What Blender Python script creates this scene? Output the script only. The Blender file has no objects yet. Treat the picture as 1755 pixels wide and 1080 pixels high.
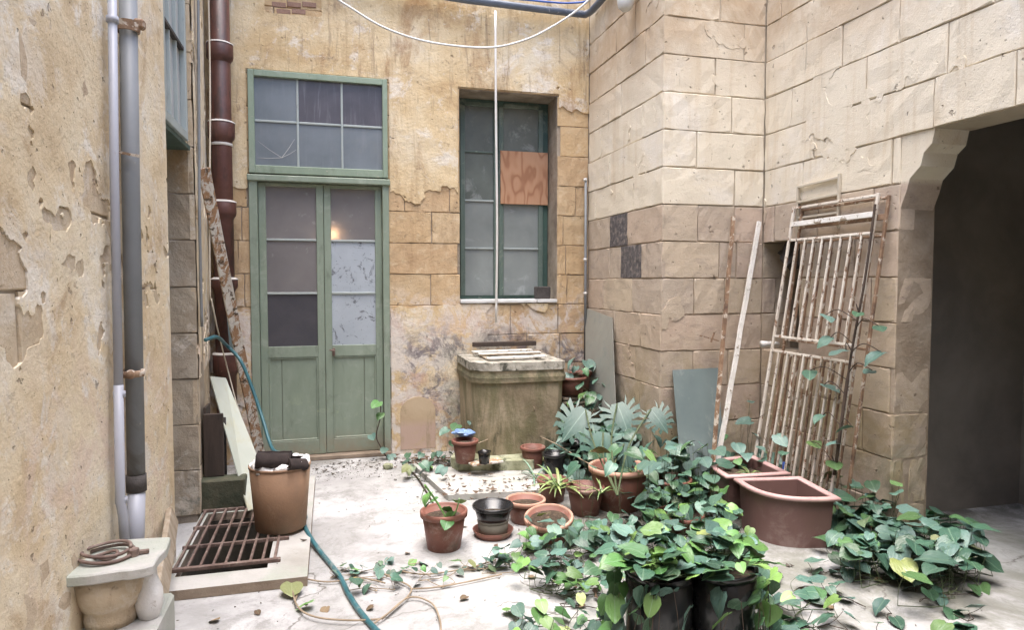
import bpy, bmesh, math, random
from mathutils import Vector, Matrix, noise as mn
R = random.Random(11)
PI = math.pi
S = bpy.context.scene
COL = S.collection
# ------------------------------------------------------------------ camera, world, sun, exposure
F = 1150.0; CX, CY = 877.5, 540.0                      # photograph: 1755 x 1080
YAW, PITCH, H = math.radians(15.1), math.radians(2.74), 1.5
cd = bpy.data.cameras.new('camera'); cam = bpy.data.objects.new('camera', cd); COL.objects.link(cam)
cd.sensor_width = 36; cd.lens = 36*F/1755; cd.clip_end = 200; cd.clip_start = .05
cam.location = (0, 0, H); cam.rotation_euler = (PI/2-PITCH, 0, -YAW)
S.camera = cam
w = bpy.data.worlds.new('World'); S.world = w; w.use_nodes = True
SUN_EL, SUN_AZ = math.radians(80), math.radians(205)
sk = w.node_tree.nodes.new('ShaderNodeTexSky'); sk.sky_type = 'NISHITA'; sk.sun_disc = False
sk.sun_elevation = SUN_EL; sk.sun_rotation = SUN_AZ; sk.dust_density = 3; sk.air_density = 1.0; sk.ozone_density = 1.2
bgn = w.node_tree.nodes['Background']; bgn.inputs[1].default_value = .15
w.node_tree.links.new(sk.outputs[0], bgn.inputs[0])
sd = bpy.data.lights.new('sun', 'SUN'); sd.energy = 1.1; sd.angle = math.radians(50); sd.color = (1, .96, .93)
sun = bpy.data.objects.new('sun', sd); COL.objects.link(sun); sun.location = (0, 0, 8)
sv = Vector((math.sin(SUN_AZ)*math.cos(SUN_EL), math.cos(SUN_AZ)*math.cos(SUN_EL), math.sin(SUN_EL)))
sun.rotation_euler = sv.to_track_quat('Z', 'Y').to_euler()
S.view_settings.view_transform = 'Standard'; S.view_settings.look = 'None'
S.view_settings.exposure = 2.36; S.view_settings.gamma = 1
S.view_settings.use_curve_mapping = False
S.render.engine = 'CYCLES'; S.cycles.use_denoising = True
S.cycles.max_bounces = 7; S.cycles.diffuse_bounces = 5

# ------------------------------------------------------------------ helpers
CR = cam.rotation_euler.to_matrix()
def at(px, py, X=None, Y=None, Z=None, D=None):
    """world point where a sight line of the photograph meets a plane of the courtyard"""
    d = CR @ Vector(((px-CX)/F, (CY-py)/F, -1)); o = Vector((0, 0, H))
    if X is not None: k = X/d.x
    elif Y is not None: k = Y/d.y
    elif Z is not None: k = (Z-H)/d.z
    else: k = D
    return o + d*k
def clamp(v, a=0., b=1.): return max(a, min(b, v))
def sstep(a, b, x):
    t = clamp((x-a)/(b-a)) if a != b else float(x > a); return t*t*(3-2*t)
def fbm(x, y, z=0., o=4, h=.8): return mn.fractal(Vector((x, y, z)), h, 2.0, o)

# ---- materials
class NT:
    def __init__(s, name):
        s.m = bpy.data.materials.new(name); s.m.use_nodes = True; s.t = s.m.node_tree
        s.b = s.t.nodes['Principled BSDF']; s.c = None
    def n(s, t, **k):
        a = s.t.nodes.new('ShaderNode'+t)
        for q, v in k.items(): setattr(a, q, v)
        return a
    def put(s, inp, v):
        if hasattr(v, 'links') or isinstance(v, bpy.types.NodeSocket): s.t.links.new(v, inp)
        else: inp.default_value = v
    def pos(s, stretch=(1, 1, 1), obj=False):
        a = s.n('TexCoord').outputs['Object'] if obj else s.n('NewGeometry').outputs['Position']
        if stretch == (1, 1, 1): return a
        m = s.n('VectorMath', operation='MULTIPLY'); s.put(m.inputs[0], a); m.inputs[1].default_value = stretch
        return m.outputs[0]
    def noise(s, vec, scale, detail=5, rough=.6, dist=0.):
        a = s.n('TexNoise'); s.put(a.inputs['Vector'], vec); a.inputs['Scale'].default_value = scale
        a.inputs['Detail'].default_value = detail; a.inputs['Roughness'].default_value = rough
        a.inputs['Distortion'].default_value = dist; return a.outputs['Fac']
    def rng(s, v, a, b, c=0., d=1., smooth=True):
        m = s.n('MapRange'); m.interpolation_type = 'SMOOTHSTEP' if smooth else 'LINEAR'
        s.put(m.inputs[0], v)
        for i, q in enumerate((a, b, c, d)): m.inputs[i+1].default_value = q
        return m.outputs[0]
    def math(s, op, a, b=0.):
        m = s.n('Math', operation=op); s.put(m.inputs[0], a); s.put(m.inputs[1], b); return m.outputs[0]
    def mix(s, f, a, b, mode='MIX'):
        m = s.n('Mix', data_type='RGBA', blend_type=mode); s.put(m.inputs[0], f)
        s.put(m.inputs[6], c4(a)); s.put(m.inputs[7], c4(b)); return m.outputs[2]
    def ramp(s, f, stops):
        r = s.n('ValToRGB'); e = r.color_ramp.elements
        while len(e) < len(stops): e.new(.5)
        for q, (p, c) in zip(e, stops): q.position = p; q.color = c4(c)
        s.put(r.inputs[0], f); return r.outputs[0]
    def bump(s, h, strength=.5, dist=.01, prev=None):
        b = s.n('Bump'); b.inputs['Strength'].default_value = strength; b.inputs['Distance'].default_value = dist
        s.put(b.inputs['Height'], h)
        if prev: s.put(b.inputs['Normal'], prev)
        return b.outputs[0]
def c4(c):
    if isinstance(c, (tuple, list)): return (*c, 1) if len(c) == 3 else tuple(c)
    return c
SAT = dict(ochre_limestone=(.98, 1.02), ochre_plaster=(1.0, 1.04), left_wall_plaster=(.86, 1.02), left_wall_stone=(.86, 1), pale_limestone=(.9, 1.05), crumbly_mortar=(.8, .9), greyed_jamb_stone=(.85, 1.25), dusty_concrete=(.7, .82), worn_cement_slab=(.8, .74))
def gmat(name, cols, scale=3., rough=.85, bump=((60, .4, .004),), layers=(), rnd=0., rndcols=None, stretch=(1, 1, 1), metal=0., obj=False, spec=None, rvar=0., detail=6, sat=1., val=1., pits=None):
    """layered noise material. cols: 2-4 colours over a noise; layers: dict(c, s, lo, hi, st, m=[(axis,a,b)...], k)"""
    sat, val = SAT.get(name, (sat, val)); n = NT(name); P = n.pos(stretch, obj); P0 = n.pos((1, 1, 1), obj)
    f = n.noise(P, scale, detail, .62, .3)
    k = len(cols)
    col = n.ramp(f, [(.3+.4*i/(k-1), c) for i, c in enumerate(cols)]) if k > 1 else c4(cols[0])
    if rndcols:
        oi = n.n('ObjectInfo').outputs['Random']
        rc = n.ramp(oi, [(i/max(1, len(rndcols)-1), c) for i, c in enumerate(rndcols)])
        col = n.mix(rnd, col, rc)
    elif rnd:
        oi = n.n('ObjectInfo').outputs['Random']; hv = n.n('HueSaturation')
        n.put(hv.inputs['Color'], col); n.put(hv.inputs['Value'], n.rng(oi, 0, 1, 1-rnd, 1+rnd, False)); col = hv.outputs[0]
    sep = None
    for L in layers:
        lf = n.rng(n.noise(n.pos(L.get('st', (1, 1, 1)), obj), L['s'], L.get('d', 10), L.get('r', .72), L.get('dist', .5)), L['lo'], L['hi'])
        for ax, a, b in L.get('m', ()):
            if sep is None:
                sep = n.n('SeparateXYZ'); n.put(sep.inputs[0], P0)
            lf = n.math('MULTIPLY', lf, n.rng(sep.outputs['XYZ'.index(ax)], min(a, b), max(a, b), 0. if a < b else 1., 1. if a < b else 0.))
        if L.get('k', 1) != 1: lf = n.math('MULTIPLY', lf, L['k'])
        col = n.mix(lf, col, L['c'], L.get('mode', 'MIX'))
    if sat != 1 or val != 1:
        hv = n.n('HueSaturation'); n.put(hv.inputs['Color'], col); hv.inputs['Saturation'].default_value = sat; hv.inputs['Value'].default_value = val; col = hv.outputs[0]
    n.put(n.b.inputs['Base Color'], col)
    n.b.inputs['Metallic'].default_value = metal
    if rvar: n.put(n.b.inputs['Roughness'], n.rng(f, .3, .7, rough-rvar, rough+rvar))
    else: n.b.inputs['Roughness'].default_value = rough
    if spec is not None: n.b.inputs['Specular IOR Level'].default_value = spec
    pv = None
    if pits:
        for ps, lo_, hi_, dp_, kk in pits:
            pf = n.rng(n.noise(P0, ps, 3, .5), lo_, hi_); pv = n.bump(n.math('SUBTRACT', 1., pf), 1., dp_, pv)
            inp = n.b.inputs['Base Color'].links; old = inp[0].from_socket if inp else col
            n.put(n.b.inputs['Base Color'], n.mix(n.math('MULTIPLY', pf, kk), old, (.12, .085, .055)))
    for (bs, st, ds) in bump: pv = n.bump(n.noise(P0, bs, 5, .65), st, ds, pv)
    if pv: n.put(n.b.inputs['Normal'], pv)
    return n.m

M = {}
RS = ((7, .3, .010), (30, .42, .007), (120, .5, .004))
RB = ((9, .5, .02), (45, .6, .008), (160, .5, .003))
grime = dict(c=(.11, .085, .065), s=9, lo=.60, hi=.78, k=.8)
streak = dict(c=(.23, .13, .055), s=2.2, lo=.5, hi=.75, st=(3, 3, .35), k=.6)
back_low = [dict(c=(.60, .55, .50), s=4, lo=.46, hi=.56, m=[('Z', 1.55, 1.15)], k=.85),
            dict(c=(.42, .26, .20), s=3.1, lo=.5, hi=.62, m=[('Z', 1.5, .8)], k=.6),
            dict(c=(.15, .13, .14), s=5, d=10, r=.78, lo=.47, hi=.60, m=[('Z', 1.25, .9), ('X', .52, .7)], k=.9),
            dict(c=(.17, .18, .09), s=4, d=9, r=.75, lo=.44, hi=.66, m=[('Z', 1.2, .7), ('X', .85, 1.05), ('X', 2.3, 1.6)], k=.65)]
M['stone_back'] = gmat('ochre_limestone', [(.34, .22, .11), (.50, .355, .195), (.55, .42, .26)], 2.2, .92, RB,
    [dict(c=(.62, .50, .34), s=12, lo=.5, hi=.7, k=.6), streak, grime]+back_low, rnd=.35, rndcols=[(.50, .33, .16), (.44, .30, .17), (.50, .38, .24), (.42, .27, .16), (.5, .36, .2)], pits=((22, .69, .75, .006, .55), (75, .69, .73, .003, .5)))
M['plaster'] = gmat('ochre_plaster', [(.40, .26, .13), (.55, .41, .23), (.62, .50, .32), (.64, .56, .42)], 1.5, .9, RB,
    [dict(c=(.68, .63, .55), s=2.3, d=10, r=.75, lo=.53, hi=.62, k=.75), dict(c=(.34, .25, .17), s=1.9, d=10, r=.75, lo=.52, hi=.66, m=[('Z', 2.9, 3.4)], k=.65),
     dict(c=(.24, .17, .11), s=5, d=9, r=.7, lo=.54, hi=.66, st=(4, 4, .35), m=[('Z', 2.5, 3.3)], k=.6), dict(c=(.30, .21, .13), s=9, d=9, r=.8, lo=.56, hi=.66, k=.6), dict(c=(.30, .165, .07), s=1.6, lo=.50, hi=.68, st=(1.6, 1.6, .6), k=.75), dict(c=(.66, .60, .50), s=3.2, lo=.6, hi=.66, k=.8),
     dict(c=(.62, .55, .42), s=14, lo=.58, hi=.68, k=.7), streak, grime]+back_low, pits=((17, .70, .76, .005, .4), (75, .69, .73, .003, .4)))
M['plaster_left'] = gmat('left_wall_plaster', [(.46, .32, .16), (.62, .48, .28), (.68, .57, .38), (.70, .63, .50)], 1.9, .9, RB,
    [dict(c=(.72, .67, .58), s=3.0, d=10, r=.75, lo=.52, hi=.60, k=.8), dict(c=(.34, .24, .15), s=11, d=9, r=.8, lo=.57, hi=.66, k=.65), dict(c=(.34, .20, .08), s=2.4, lo=.52, hi=.68, k=.7), dict(c=(.64, .55, .42), s=3.4, lo=.52, hi=.62, k=.7),
     dict(c=(.60, .44, .34), s=2.6, lo=.46, hi=.62, m=[('Z', 1.5, .8)], k=.7),
     dict(c=(.64, .60, .54), s=5.2, lo=.55, hi=.63, m=[('Z', 2.0, 1.2)], k=.7), grime], pits=((22, .69, .75, .006, .55), (75, .69, .73, .003, .5)))
M['stone_left'] = gmat('left_wall_stone', [(.42, .31, .18), (.50, .38, .23), (.58, .49, .35)], 3.2, .9, RB, [dict(c=(.62, .55, .45), s=8, lo=.5, hi=.66, k=.7), streak, grime], rnd=.3, rndcols=[(.48, .34, .2), (.46, .38, .26), (.52, .40, .3)], pits=((22, .69, .75, .006, .55), (75, .69, .73, .003, .5)))
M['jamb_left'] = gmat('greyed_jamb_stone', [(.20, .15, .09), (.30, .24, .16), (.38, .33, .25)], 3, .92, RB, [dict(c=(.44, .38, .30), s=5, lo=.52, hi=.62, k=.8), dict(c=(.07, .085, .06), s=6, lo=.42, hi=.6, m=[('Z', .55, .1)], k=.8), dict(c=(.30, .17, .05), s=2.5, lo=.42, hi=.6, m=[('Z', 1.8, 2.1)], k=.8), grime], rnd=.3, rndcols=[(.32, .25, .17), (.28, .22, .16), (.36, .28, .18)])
whitewash = [dict(c=(.68, .605, .465), s=1.1, lo=.12, hi=.2, m=[('Z', 2.05, 2.09)], k=.92),
             dict(c=(.40, .265, .14), s=1.3, lo=.26, hi=.60, m=[('Z', 2.7, 3.5)], k=.85),
             dict(c=(.70, .65, .57), s=2.1, lo=.5, hi=.66, m=[('Z', 2.05, 2.09), ('Z', 3.3, 2.8)], k=.6),
             dict(c=(.52, .40, .25), s=2.2, lo=.48, hi=.7, st=(4, 4, .3), m=[('Z', 2.1, 2.3)], k=.6),
             dict(c=(.20, .15, .09), s=3, lo=.62, hi=.7, st=(6, 6, .5), m=[('Z', 2.6, 3.0)], k=.5)]
right_low = [dict(c=(.50, .40, .29), s=7, d=10, r=.8, lo=.50, hi=.62, m=[('Z', 2.1, 2.0)], k=.6), dict(c=(.24, .19, .16), s=5, d=10, r=.8, lo=.50, hi=.64, st=(1, 1, 2.5), m=[('Z', 2.1, 2.0)], k=.45), dict(c=(.17, .18, .11), s=3, d=9, r=.72, lo=.40, hi=.66, m=[('Z', .95, .3)], k=.7), dict(c=(.30, .22, .09), s=2.6, lo=.45, hi=.62, m=[('Z', 1.4, .5)], k=.6)]
M['stone_right'] = gmat('pale_limestone', [(.41, .32, .21), (.51, .41, .285), (.58, .485, .35)], 2.6, .93, RS,
    [dict(c=(.56, .47, .36), s=9, lo=.5, hi=.72, k=.5)]+whitewash+right_low+[dict(c=(.17, .12, .08), s=15, lo=.66, hi=.76, k=.7)],
    rnd=.55, rndcols=[(.42, .325, .20), (.40, .29, .235), (.35, .275, .22), (.45, .36, .245), (.42, .29, .235), (.32, .26, .22), (.47, .37, .26)], pits=((22, .69, .75, .006, .55), (75, .69, .73, .003, .5)))
M['charcoal_stone'] = gmat('charcoal_stained_stone', [(.05, .045, .045), (.10, .09, .09), (.26, .22, .19)], 22, .95, RB)
M['mortar'] = gmat('crumbly_mortar', [(.20, .15, .10), (.32, .25, .17), (.42, .35, .26)], 6, .95, RB, back_low[2:])
M['mortar_pale'] = gmat('pale_mortar', [(.24, .18, .12), (.40, .33, .25)], 6, .95, RB, [dict(c=(.48, .41, .31), s=2, lo=.3, hi=.5, m=[('Z', 2.05, 2.1)], k=.6)])
M['floor'] = gmat('dusty_concrete', [(.30, .295, .285), (.52, .51, .505), (.66, .655, .65)], 1.4, .88, ((7, .3, .02), (60, .5, .005), (220, .4, .002)),
    [dict(c=(.40, .43, .33), s=1.3, d=8, lo=.42, hi=.66, m=[('X', .1, .9)], k=.6), dict(c=(.36, .35, .35), s=3.0, lo=.52, hi=.68, m=[('Y', 3.3, 4.2)], k=.7),
     dict(c=(.24, .22, .19), s=24, lo=.63, hi=.70, k=.75), dict(c=(.12, .11, .09), s=60, lo=.665, hi=.71, k=.7), dict(c=(.34, .33, .31), s=.9, d=10, lo=.44, hi=.56, k=.55), dict(c=(.18, .17, .145), s=8, d=10, r=.82, lo=.53, hi=.66, k=.6), dict(c=(.25, .245, .22), s=3.2, d=10, r=.8, lo=.47, hi=.64, k=.7),
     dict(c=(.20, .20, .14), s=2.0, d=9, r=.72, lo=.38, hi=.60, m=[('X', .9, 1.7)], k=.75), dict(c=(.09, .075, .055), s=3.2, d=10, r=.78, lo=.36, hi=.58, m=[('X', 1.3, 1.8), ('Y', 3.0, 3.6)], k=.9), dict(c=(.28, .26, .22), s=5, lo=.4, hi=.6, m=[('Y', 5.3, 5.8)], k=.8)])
_m = M['floor']; _t = _m.node_tree; n = NT.__new__(NT); n.m = _m; n.t = _t; n.b = _t.nodes['Principled BSDF']
vo = n.n('TexVoronoi', feature='DISTANCE_TO_EDGE'); ad = n.n('VectorMath', operation='ADD'); P = n.pos(); nz_ = n.n('TexNoise'); nz_.inputs['Scale'].default_value = 2.5; nz_.inputs['Detail'].default_value = 6; n.put(nz_.inputs['Vector'], P)
sc_ = n.n('VectorMath', operation='SCALE'); n.put(sc_.inputs[0], nz_.outputs['Color']); sc_.inputs[3].default_value = .7; n.put(ad.inputs[0], P); n.put(ad.inputs[1], sc_.outputs[0]); n.put(vo.inputs['Vector'], ad.outputs[0]); vo.inputs['Scale'].default_value = .55
ck = n.math('MULTIPLY', n.rng(vo.outputs['Distance'], .0, .006, .8, 0), n.rng(n.noise(P, 1.1), .42, .55)); old = n.b.inputs['Base Color'].links[0].from_socket
n.put(n.b.inputs['Base Color'], n.mix(ck, old, (.09, .08, .065)))
M['slab'] = gmat('worn_cement_slab', [(.38, .36, .31), (.52, .50, .46), (.60, .58, .54)], 2.4, .88, ((8, .3, .02), (60, .5, .005)),
    [dict(c=(.42, .47, .37), s=2.1, lo=.46, hi=.62, k=.7), dict(c=(.20, .18, .14), s=30, lo=.64, hi=.72, k=.8), dict(c=(.12, .11, .085), s=75, lo=.7, hi=.75, k=.8)])
M['slab_edge'] = gmat('brown_slab_edge', [(.20, .15, .11), (.30, .24, .18)], 6, .95, RB)
M['mossy'] = gmat('mossy_stone', [(.16, .16, .09), (.30, .31, .20), (.42, .43, .33)], 5, .92, RB, [dict(c=(.07, .08, .04), s=9, lo=.5, hi=.65), grime])
M['mossy_dark'] = gmat('dark_mossy_stone', [(.02, .025, .016), (.05, .055, .032), (.10, .09, .055)], 5, .8, RB)
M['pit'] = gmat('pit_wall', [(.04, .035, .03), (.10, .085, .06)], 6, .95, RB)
M['dark_room'] = gmat('unlit_room_plaster', [(.17, .15, .125), (.27, .24, .20)], 2, .95, ())
M['well'] = gmat('well_stone', [(.21, .165, .105), (.33, .27, .18), (.43, .36, .26)], 3.2, .93, RB,
    [dict(c=(.13, .125, .06), s=2.4, d=9, r=.72, lo=.42, hi=.62, st=(2.5, 2.5, .8), k=.75), dict(c=(.06, .06, .035), s=2.2, lo=.52, hi=.62, st=(3, 3, 1), m=[('Z', .5, .2)], k=.85),
     dict(c=(.07, .07, .04), s=4, lo=.4, hi=.55, m=[('Z', .69, .76), ('Z', .80, .76)], k=.8), grime])
M['well_top'] = gmat('well_rim_stone', [(.16, .15, .12), (.34, .32, .27), (.50, .47, .41)], 9, .93, RB, [dict(c=(.06, .06, .045), s=12, lo=.5, hi=.62)])
def paint(name, a, b, chip=(.30, .24, .18), lo=.66, more=(), rough=.55, rndv=0.):
    return gmat(name, [a, b], 3.5, rough, ((40, .25, .003), (140, .3, .0015)), [dict(c=(.42, .44, .38), s=3.2, d=10, r=.78, lo=.50, hi=.68, k=.35), dict(c=(.07, .075, .055), s=4, d=10, r=.8, lo=.54, hi=.68, st=(1.5, 1.5, .6), k=.4), dict(c=chip, s=26, lo=lo, hi=lo+.05), *more], rnd=rndv, stretch=(2, 2, .6))
M['green'] = paint('faded_green_paint', (.195, .24, .18), (.25, .30, .235), (.30, .33, .24), .66,
    [dict(c=(.34, .40, .26), s=5, lo=.56, hi=.66, st=(1, 1, 1), m=[('Z', .62, .35)], k=.6), dict(c=(.24, .21, .15), s=4, lo=.35, hi=.6, m=[('Z', .28, .05)], k=.85), dict(c=(.10, .13, .09), s=14, lo=.62, hi=.72, k=.5)])
CH_ = 1
M['green_trim'] = paint('transom_green_paint', (.20, .26, .19), (.255, .32, .24), (.40, .38, .30), .63)
M['green_dark'] = paint('dark_green_paint', (.035, .07, .06), (.06, .11, .085), (.16, .20, .15), .68)
M['green_mid'] = paint('window_green_paint', (.075, .11, .09), (.12, .16, .135), (.24, .30, .23), .62)
M['grey_paint'] = paint('blue_grey_paint', (.30, .34, .33), (.38, .42, .41), (.42, .40, .33), .64)
M['white_paint'] = gmat('flaking_white_paint', [(.55, .53, .48), (.68, .66, .62)], 4, .7, RB, [dict(c=(.20, .16, .11), s=18, lo=.56, hi=.62), dict(c=(.07, .06, .05), s=40, lo=.64, hi=.68)])
M['sill'] = gmat('white_sill_paint', [(.55, .55, .54), (.68, .68, .67)], 5, .7, RB, [dict(c=(.22, .19, .15), s=20, lo=.6, hi=.68)])
M['rust_white'] = gmat('white_paint_over_rust', [(.50, .44, .36), (.64, .60, .53)], 6, .8, ((60, .7, .004),), [dict(c=(.21, .12, .07), s=15, lo=.56, hi=.61, st=(1, 1, .6)), dict(c=(.08, .04, .025), s=26, lo=.56, hi=.62)], metal=0)
M['rust'] = gmat('rusty_iron', [(.09, .055, .038), (.20, .12, .07), (.30, .20, .13)], 12, .85, ((90, .7, .003),), [dict(c=(.52, .46, .38), s=14, lo=.53, hi=.58, k=.85)])
M['iron'] = gmat('oxidised_grate_iron', [(.10, .065, .055), (.17, .115, .095), (.26, .20, .17)], 14, .7, ((90, .6, .003),), [dict(c=(.40, .36, .32), s=22, lo=.58, hi=.68, k=.6)], metal=.3)
M['flake_wood'] = gmat('flaking_painted_wood', [(.56, .52, .45), (.68, .64, .58)], 5, .85, RB, [dict(c=(.34, .20, .11), s=9, lo=.48, hi=.53, st=(2, 2, .7), dist=1), dict(c=(.10, .07, .045), s=17, lo=.56, hi=.60)])
M['brown_pipe'] = gmat('oxblood_pipe_paint', [(.055, .02, .015), (.085, .03, .022), (.12, .05, .036)], 5, .5, ((50, .4, .003),), [dict(c=(.30, .20, .14), s=26, lo=.65, hi=.7, k=.8), dict(c=(.035, .018, .014), s=3, lo=.5, hi=.6, st=(3, 3, .6), k=.7)])
M['dust'] = gmat('plaster_dust', [(.52, .48, .43), (.66, .63, .59)], 20, .95, ((90, .6, .004),))
M['white_pvc'] = gmat('white_pvc', [(.30, .31, .355), (.40, .41, .455)], 3, .45, ((30, .1, .002),), [dict(c=(.33, .29, .24), s=12, lo=.62, hi=.74, k=.6)], stretch=(1, 1, .3))
M['grey_pipe'] = gmat('grey_pipe_paint', [(.15, .16, .165), (.21, .22, .23)], 2, .55, ((40, .2, .002),), [dict(c=(.10, .09, .075), s=4, lo=.42, hi=.6, m=[('Z', 1.3, .6)], k=.8), dict(c=(.36, .33, .28), s=24, lo=.66, hi=.7, k=.6)])
M['blue_pipe'] = gmat('blue_grey_pipe', [(.075, .09, .12), (.15, .18, .23)], 3, .45, ((40, .3, .002),), [dict(c=(.45, .44, .42), s=14, lo=.6, hi=.66, k=.7)])
M['blue_cable'] = gmat('blue_cable', [(.05, .12, .42)], 3, .5, ())
M['white_cable'] = gmat('white_cable', [(.60, .58, .54), (.70, .69, .66)], 8, .6, ())
M['cream_cable'] = gmat('cream_cable', [(.45, .40, .31), (.56, .50, .40)], 4, .6, ())
M['hose'] = gmat('teal_hose', [(.025, .10, .12), (.045, .14, .16)], 6, .4, (), [dict(c=(.20, .23, .22), s=9, lo=.5, hi=.66, m=[('Y', 4.2, 3.9)], k=.9)])
M['terracotta_old'] = gmat('weathered_terracotta', [(.20, .125, .08), (.27, .16, .095), (.27, .19, .125)], 3, .85, ((70, .5, .003),), [dict(c=(.20, .16, .10), s=2.8, lo=.45, hi=.62, m=[('Z', .2, .05)], k=.7), dict(c=(.42, .30, .2), s=6, lo=.56, hi=.68, k=.5), grime])
M['terracotta'] = gmat('terracotta_plastic', [(.15, .06, .042), (.205, .082, .058)], 3, .6, ((90, .25, .001),), [dict(c=(.40, .32, .27), s=4, d=10, r=.75, lo=.54, hi=.66, k=.5), dict(c=(.08, .075, .045), s=5, d=9, r=.7, lo=.50, hi=.64, m=[('Z', .12, .02)], k=.75), dict(c=(.36, .24, .18), s=7, lo=.58, hi=.72, k=.6), dict(c=(.09, .05, .035), s=9, lo=.6, hi=.7, k=.5)], rnd=.15)
M['terracotta_pale'] = gmat('pale_terracotta', [(.38, .20, .14), (.50, .30, .22)], 6, .8, ((90, .4, .002),), [dict(c=(.22, .15, .10), s=14, lo=.58, hi=.7, k=.7)])
M['planter'] = gmat('brown_planter_plastic', [(.13, .072, .062), (.165, .092, .08)], 2.5, .5, ((120, .2, .001),), [dict(c=(.30, .23, .20), s=3, d=10, r=.75, lo=.52, hi=.66, k=.4), dict(c=(.28, .2, .15), s=8, lo=.62, hi=.76, k=.5)])
M['planter_rim'] = gmat('pink_faded_plastic', [(.42, .25, .235), (.50, .33, .31)], 3, .5, ((120, .2, .001),), [dict(c=(.55, .38, .34), s=5, lo=.5, hi=.7, k=.6)])
M['black_plastic'] = gmat('black_plastic', [(.008, .008, .009), (.016, .016, .017)], 3, .28, ((14, .25, .006),), [dict(c=(.12, .11, .09), s=9, lo=.62, hi=.76, k=.5)], rvar=.08)
M['grey_pot'] = gmat('grey_pot', [(.15, .14, .11), (.22, .20, .16)], 8, .8, ((60, .4, .003),))
M['soil'] = gmat('potting_soil', [(.022, .015, .010), (.055, .038, .024), (.12, .085, .055)], 40, .98, ((50, 1, .02),))
M['cloth'] = gmat('dark_brown_cloth', [(.018, .012, .011), (.035, .024, .021)], 20, .95, ((200, .6, .003), (30, .5, .006)))
M['bag'] = gmat('white_plastic_bag', [(.60, .58, .56), (.72, .71, .69)], 9, .4, ((30, .6, .01),), [dict(c=(.25, .2, .16), s=14, lo=.6, hi=.7, k=.7)])
M['board_pale'] = gmat('pale_grey_green_board', [(.40, .43, .37), (.50, .525, .46)], 2, .45, ((30, .1, .002),), [dict(c=(.44, .42, .27), s=3, lo=.5, hi=.66, k=.6)])
M['sheet_pale'] = gmat('hazy_plastic_sheet', [(.24, .24, .21), (.31, .31, .275)], 2.5, .45, ((30, .15, .002),), [dict(c=(.20, .24, .22), s=5, lo=.5, hi=.66, k=.6)])
M['sheet'] = gmat('grey_green_sheet', [(.085, .112, .112), (.13, .16, .155)], 2.5, .4, ((30, .15, .002),), [dict(c=(.24, .27, .25), s=7, lo=.55, hi=.7, st=(1, 1, .3), k=.5)])
M['old_wood'] = gmat('weathered_wood', [(.20, .15, .10), (.32, .26, .19), (.42, .37, .30)], 5, .9, ((80, .6, .003),), [grime], stretch=(4, 4, .8))
M['brown_wood'] = gmat('brown_wood', [(.03, .022, .017), (.065, .045, .034)], 5, .8, ((60, .4, .003),), stretch=(4, 4, .6))
M['ply'] = None
M['brick'] = gmat('exposed_brown_brick', [(.20, .12, .085), (.32, .20, .15)], 9, .95, RB, [grime])
M['twig'] = gmat('dry_vine', [(.20, .15, .10), (.34, .27, .19)], 9, .9, ())
M['stem'] = gmat('green_vine_stem', [(.045, .075, .03), (.075, .09, .04)], 9, .7, ())
M['stem_dark'] = gmat('woody_vine_stem', [(.03, .02, .015), (.07, .045, .03)], 9, .8, ())
M['litter'] = gmat('dry_leaf_litter', [(.05, .042, .034), (.12, .098, .078)], 9, .9, ())
M['litter_brown'] = gmat('brown_dead_leaves', [(.045, .03, .02), (.11, .07, .045), (.19, .13, .085)], 14, .9, ())
M['blue_cloth'] = gmat('blue_plastic', [(.10, .19, .42), (.22, .33, .52)], 9, .5, ())
M['dark_block'] = gmat('dark_block', [(.04, .035, .033), (.08, .07, .065)], 14, .9, RB)
M['arch_patch'] = gmat('smooth_ochre_render', [(.40, .29, .18), (.50, .39, .26)], 3, .9, ((60, .4, .004),), [dict(c=(.46, .33, .27), s=4, lo=.35, hi=.5, m=[('Z', .32, .22)], k=.8), dict(c=(.20, .17, .08), s=4, lo=.5, hi=.65, st=(3, 3, .5), k=.5)])
# panes
def pane(name, a, b, rough=.25, layers=(), trans=0.):
    m = gmat(name, [a, b], 2.6, rough, ((6, .06, .01),), layers, spec=.6)
    p = m.node_tree.nodes['Principled BSDF']; p.inputs['Transmission Weight'].default_value = trans
    return m
drip = dict(c=(.26, .27, .29), s=4, lo=.5, hi=.8, st=(6, 6, .5), k=.6)
speck = dict(c=(.60, .58, .55), s=34, lo=.70, hi=.73, k=.9)
M['pane_blue'] = pane('dusty_blue_pane', (.13, .155, .175), (.19, .215, .24), .3, [dict(c=(.20, .21, .21), s=3, lo=.5, hi=.7, k=.5), drip, speck])
M['pane_dark'] = pane('streaked_dark_pane', (.06, .06, .075), (.11, .105, .125), .22, [drip, speck])
M['pane_frost'] = pane('frosted_brown_pane', (.20, .185, .185), (.28, .26, .255), .62, [dict(c=(.40, .40, .39), s=9, lo=.62, hi=.68, k=.7), speck], .35)
M['pane_dusk'] = pane('dim_pane', (.05, .05, .06), (.085, .08, .09), .3, [speck])
M['pane_paper'] = pane('papered_pane', (.34, .38, .42), (.44, .48, .52), .4, [dict(c=(.02, .02, .025), s=26, lo=.60, hi=.65), dict(c=(.06, .06, .065), s=5, lo=.56, hi=.62, dist=1.5, k=.8)])
M['pane_win'] = pane('grimy_window_pane', (.09, .105, .095), (.15, .17, .155), .25, [dict(c=(.26, .28, .27), s=4, lo=.56, hi=.68, k=.8), speck])
M['pane_sheen'] = pane('pale_sheen_pane', (.18, .20, .195), (.26, .285, .275), .3, [dict(c=(.33, .35, .35), s=5, lo=.56, hi=.7, k=.8), speck])  # lower panes: reflection painted as a paler colour, with dust specks
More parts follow.
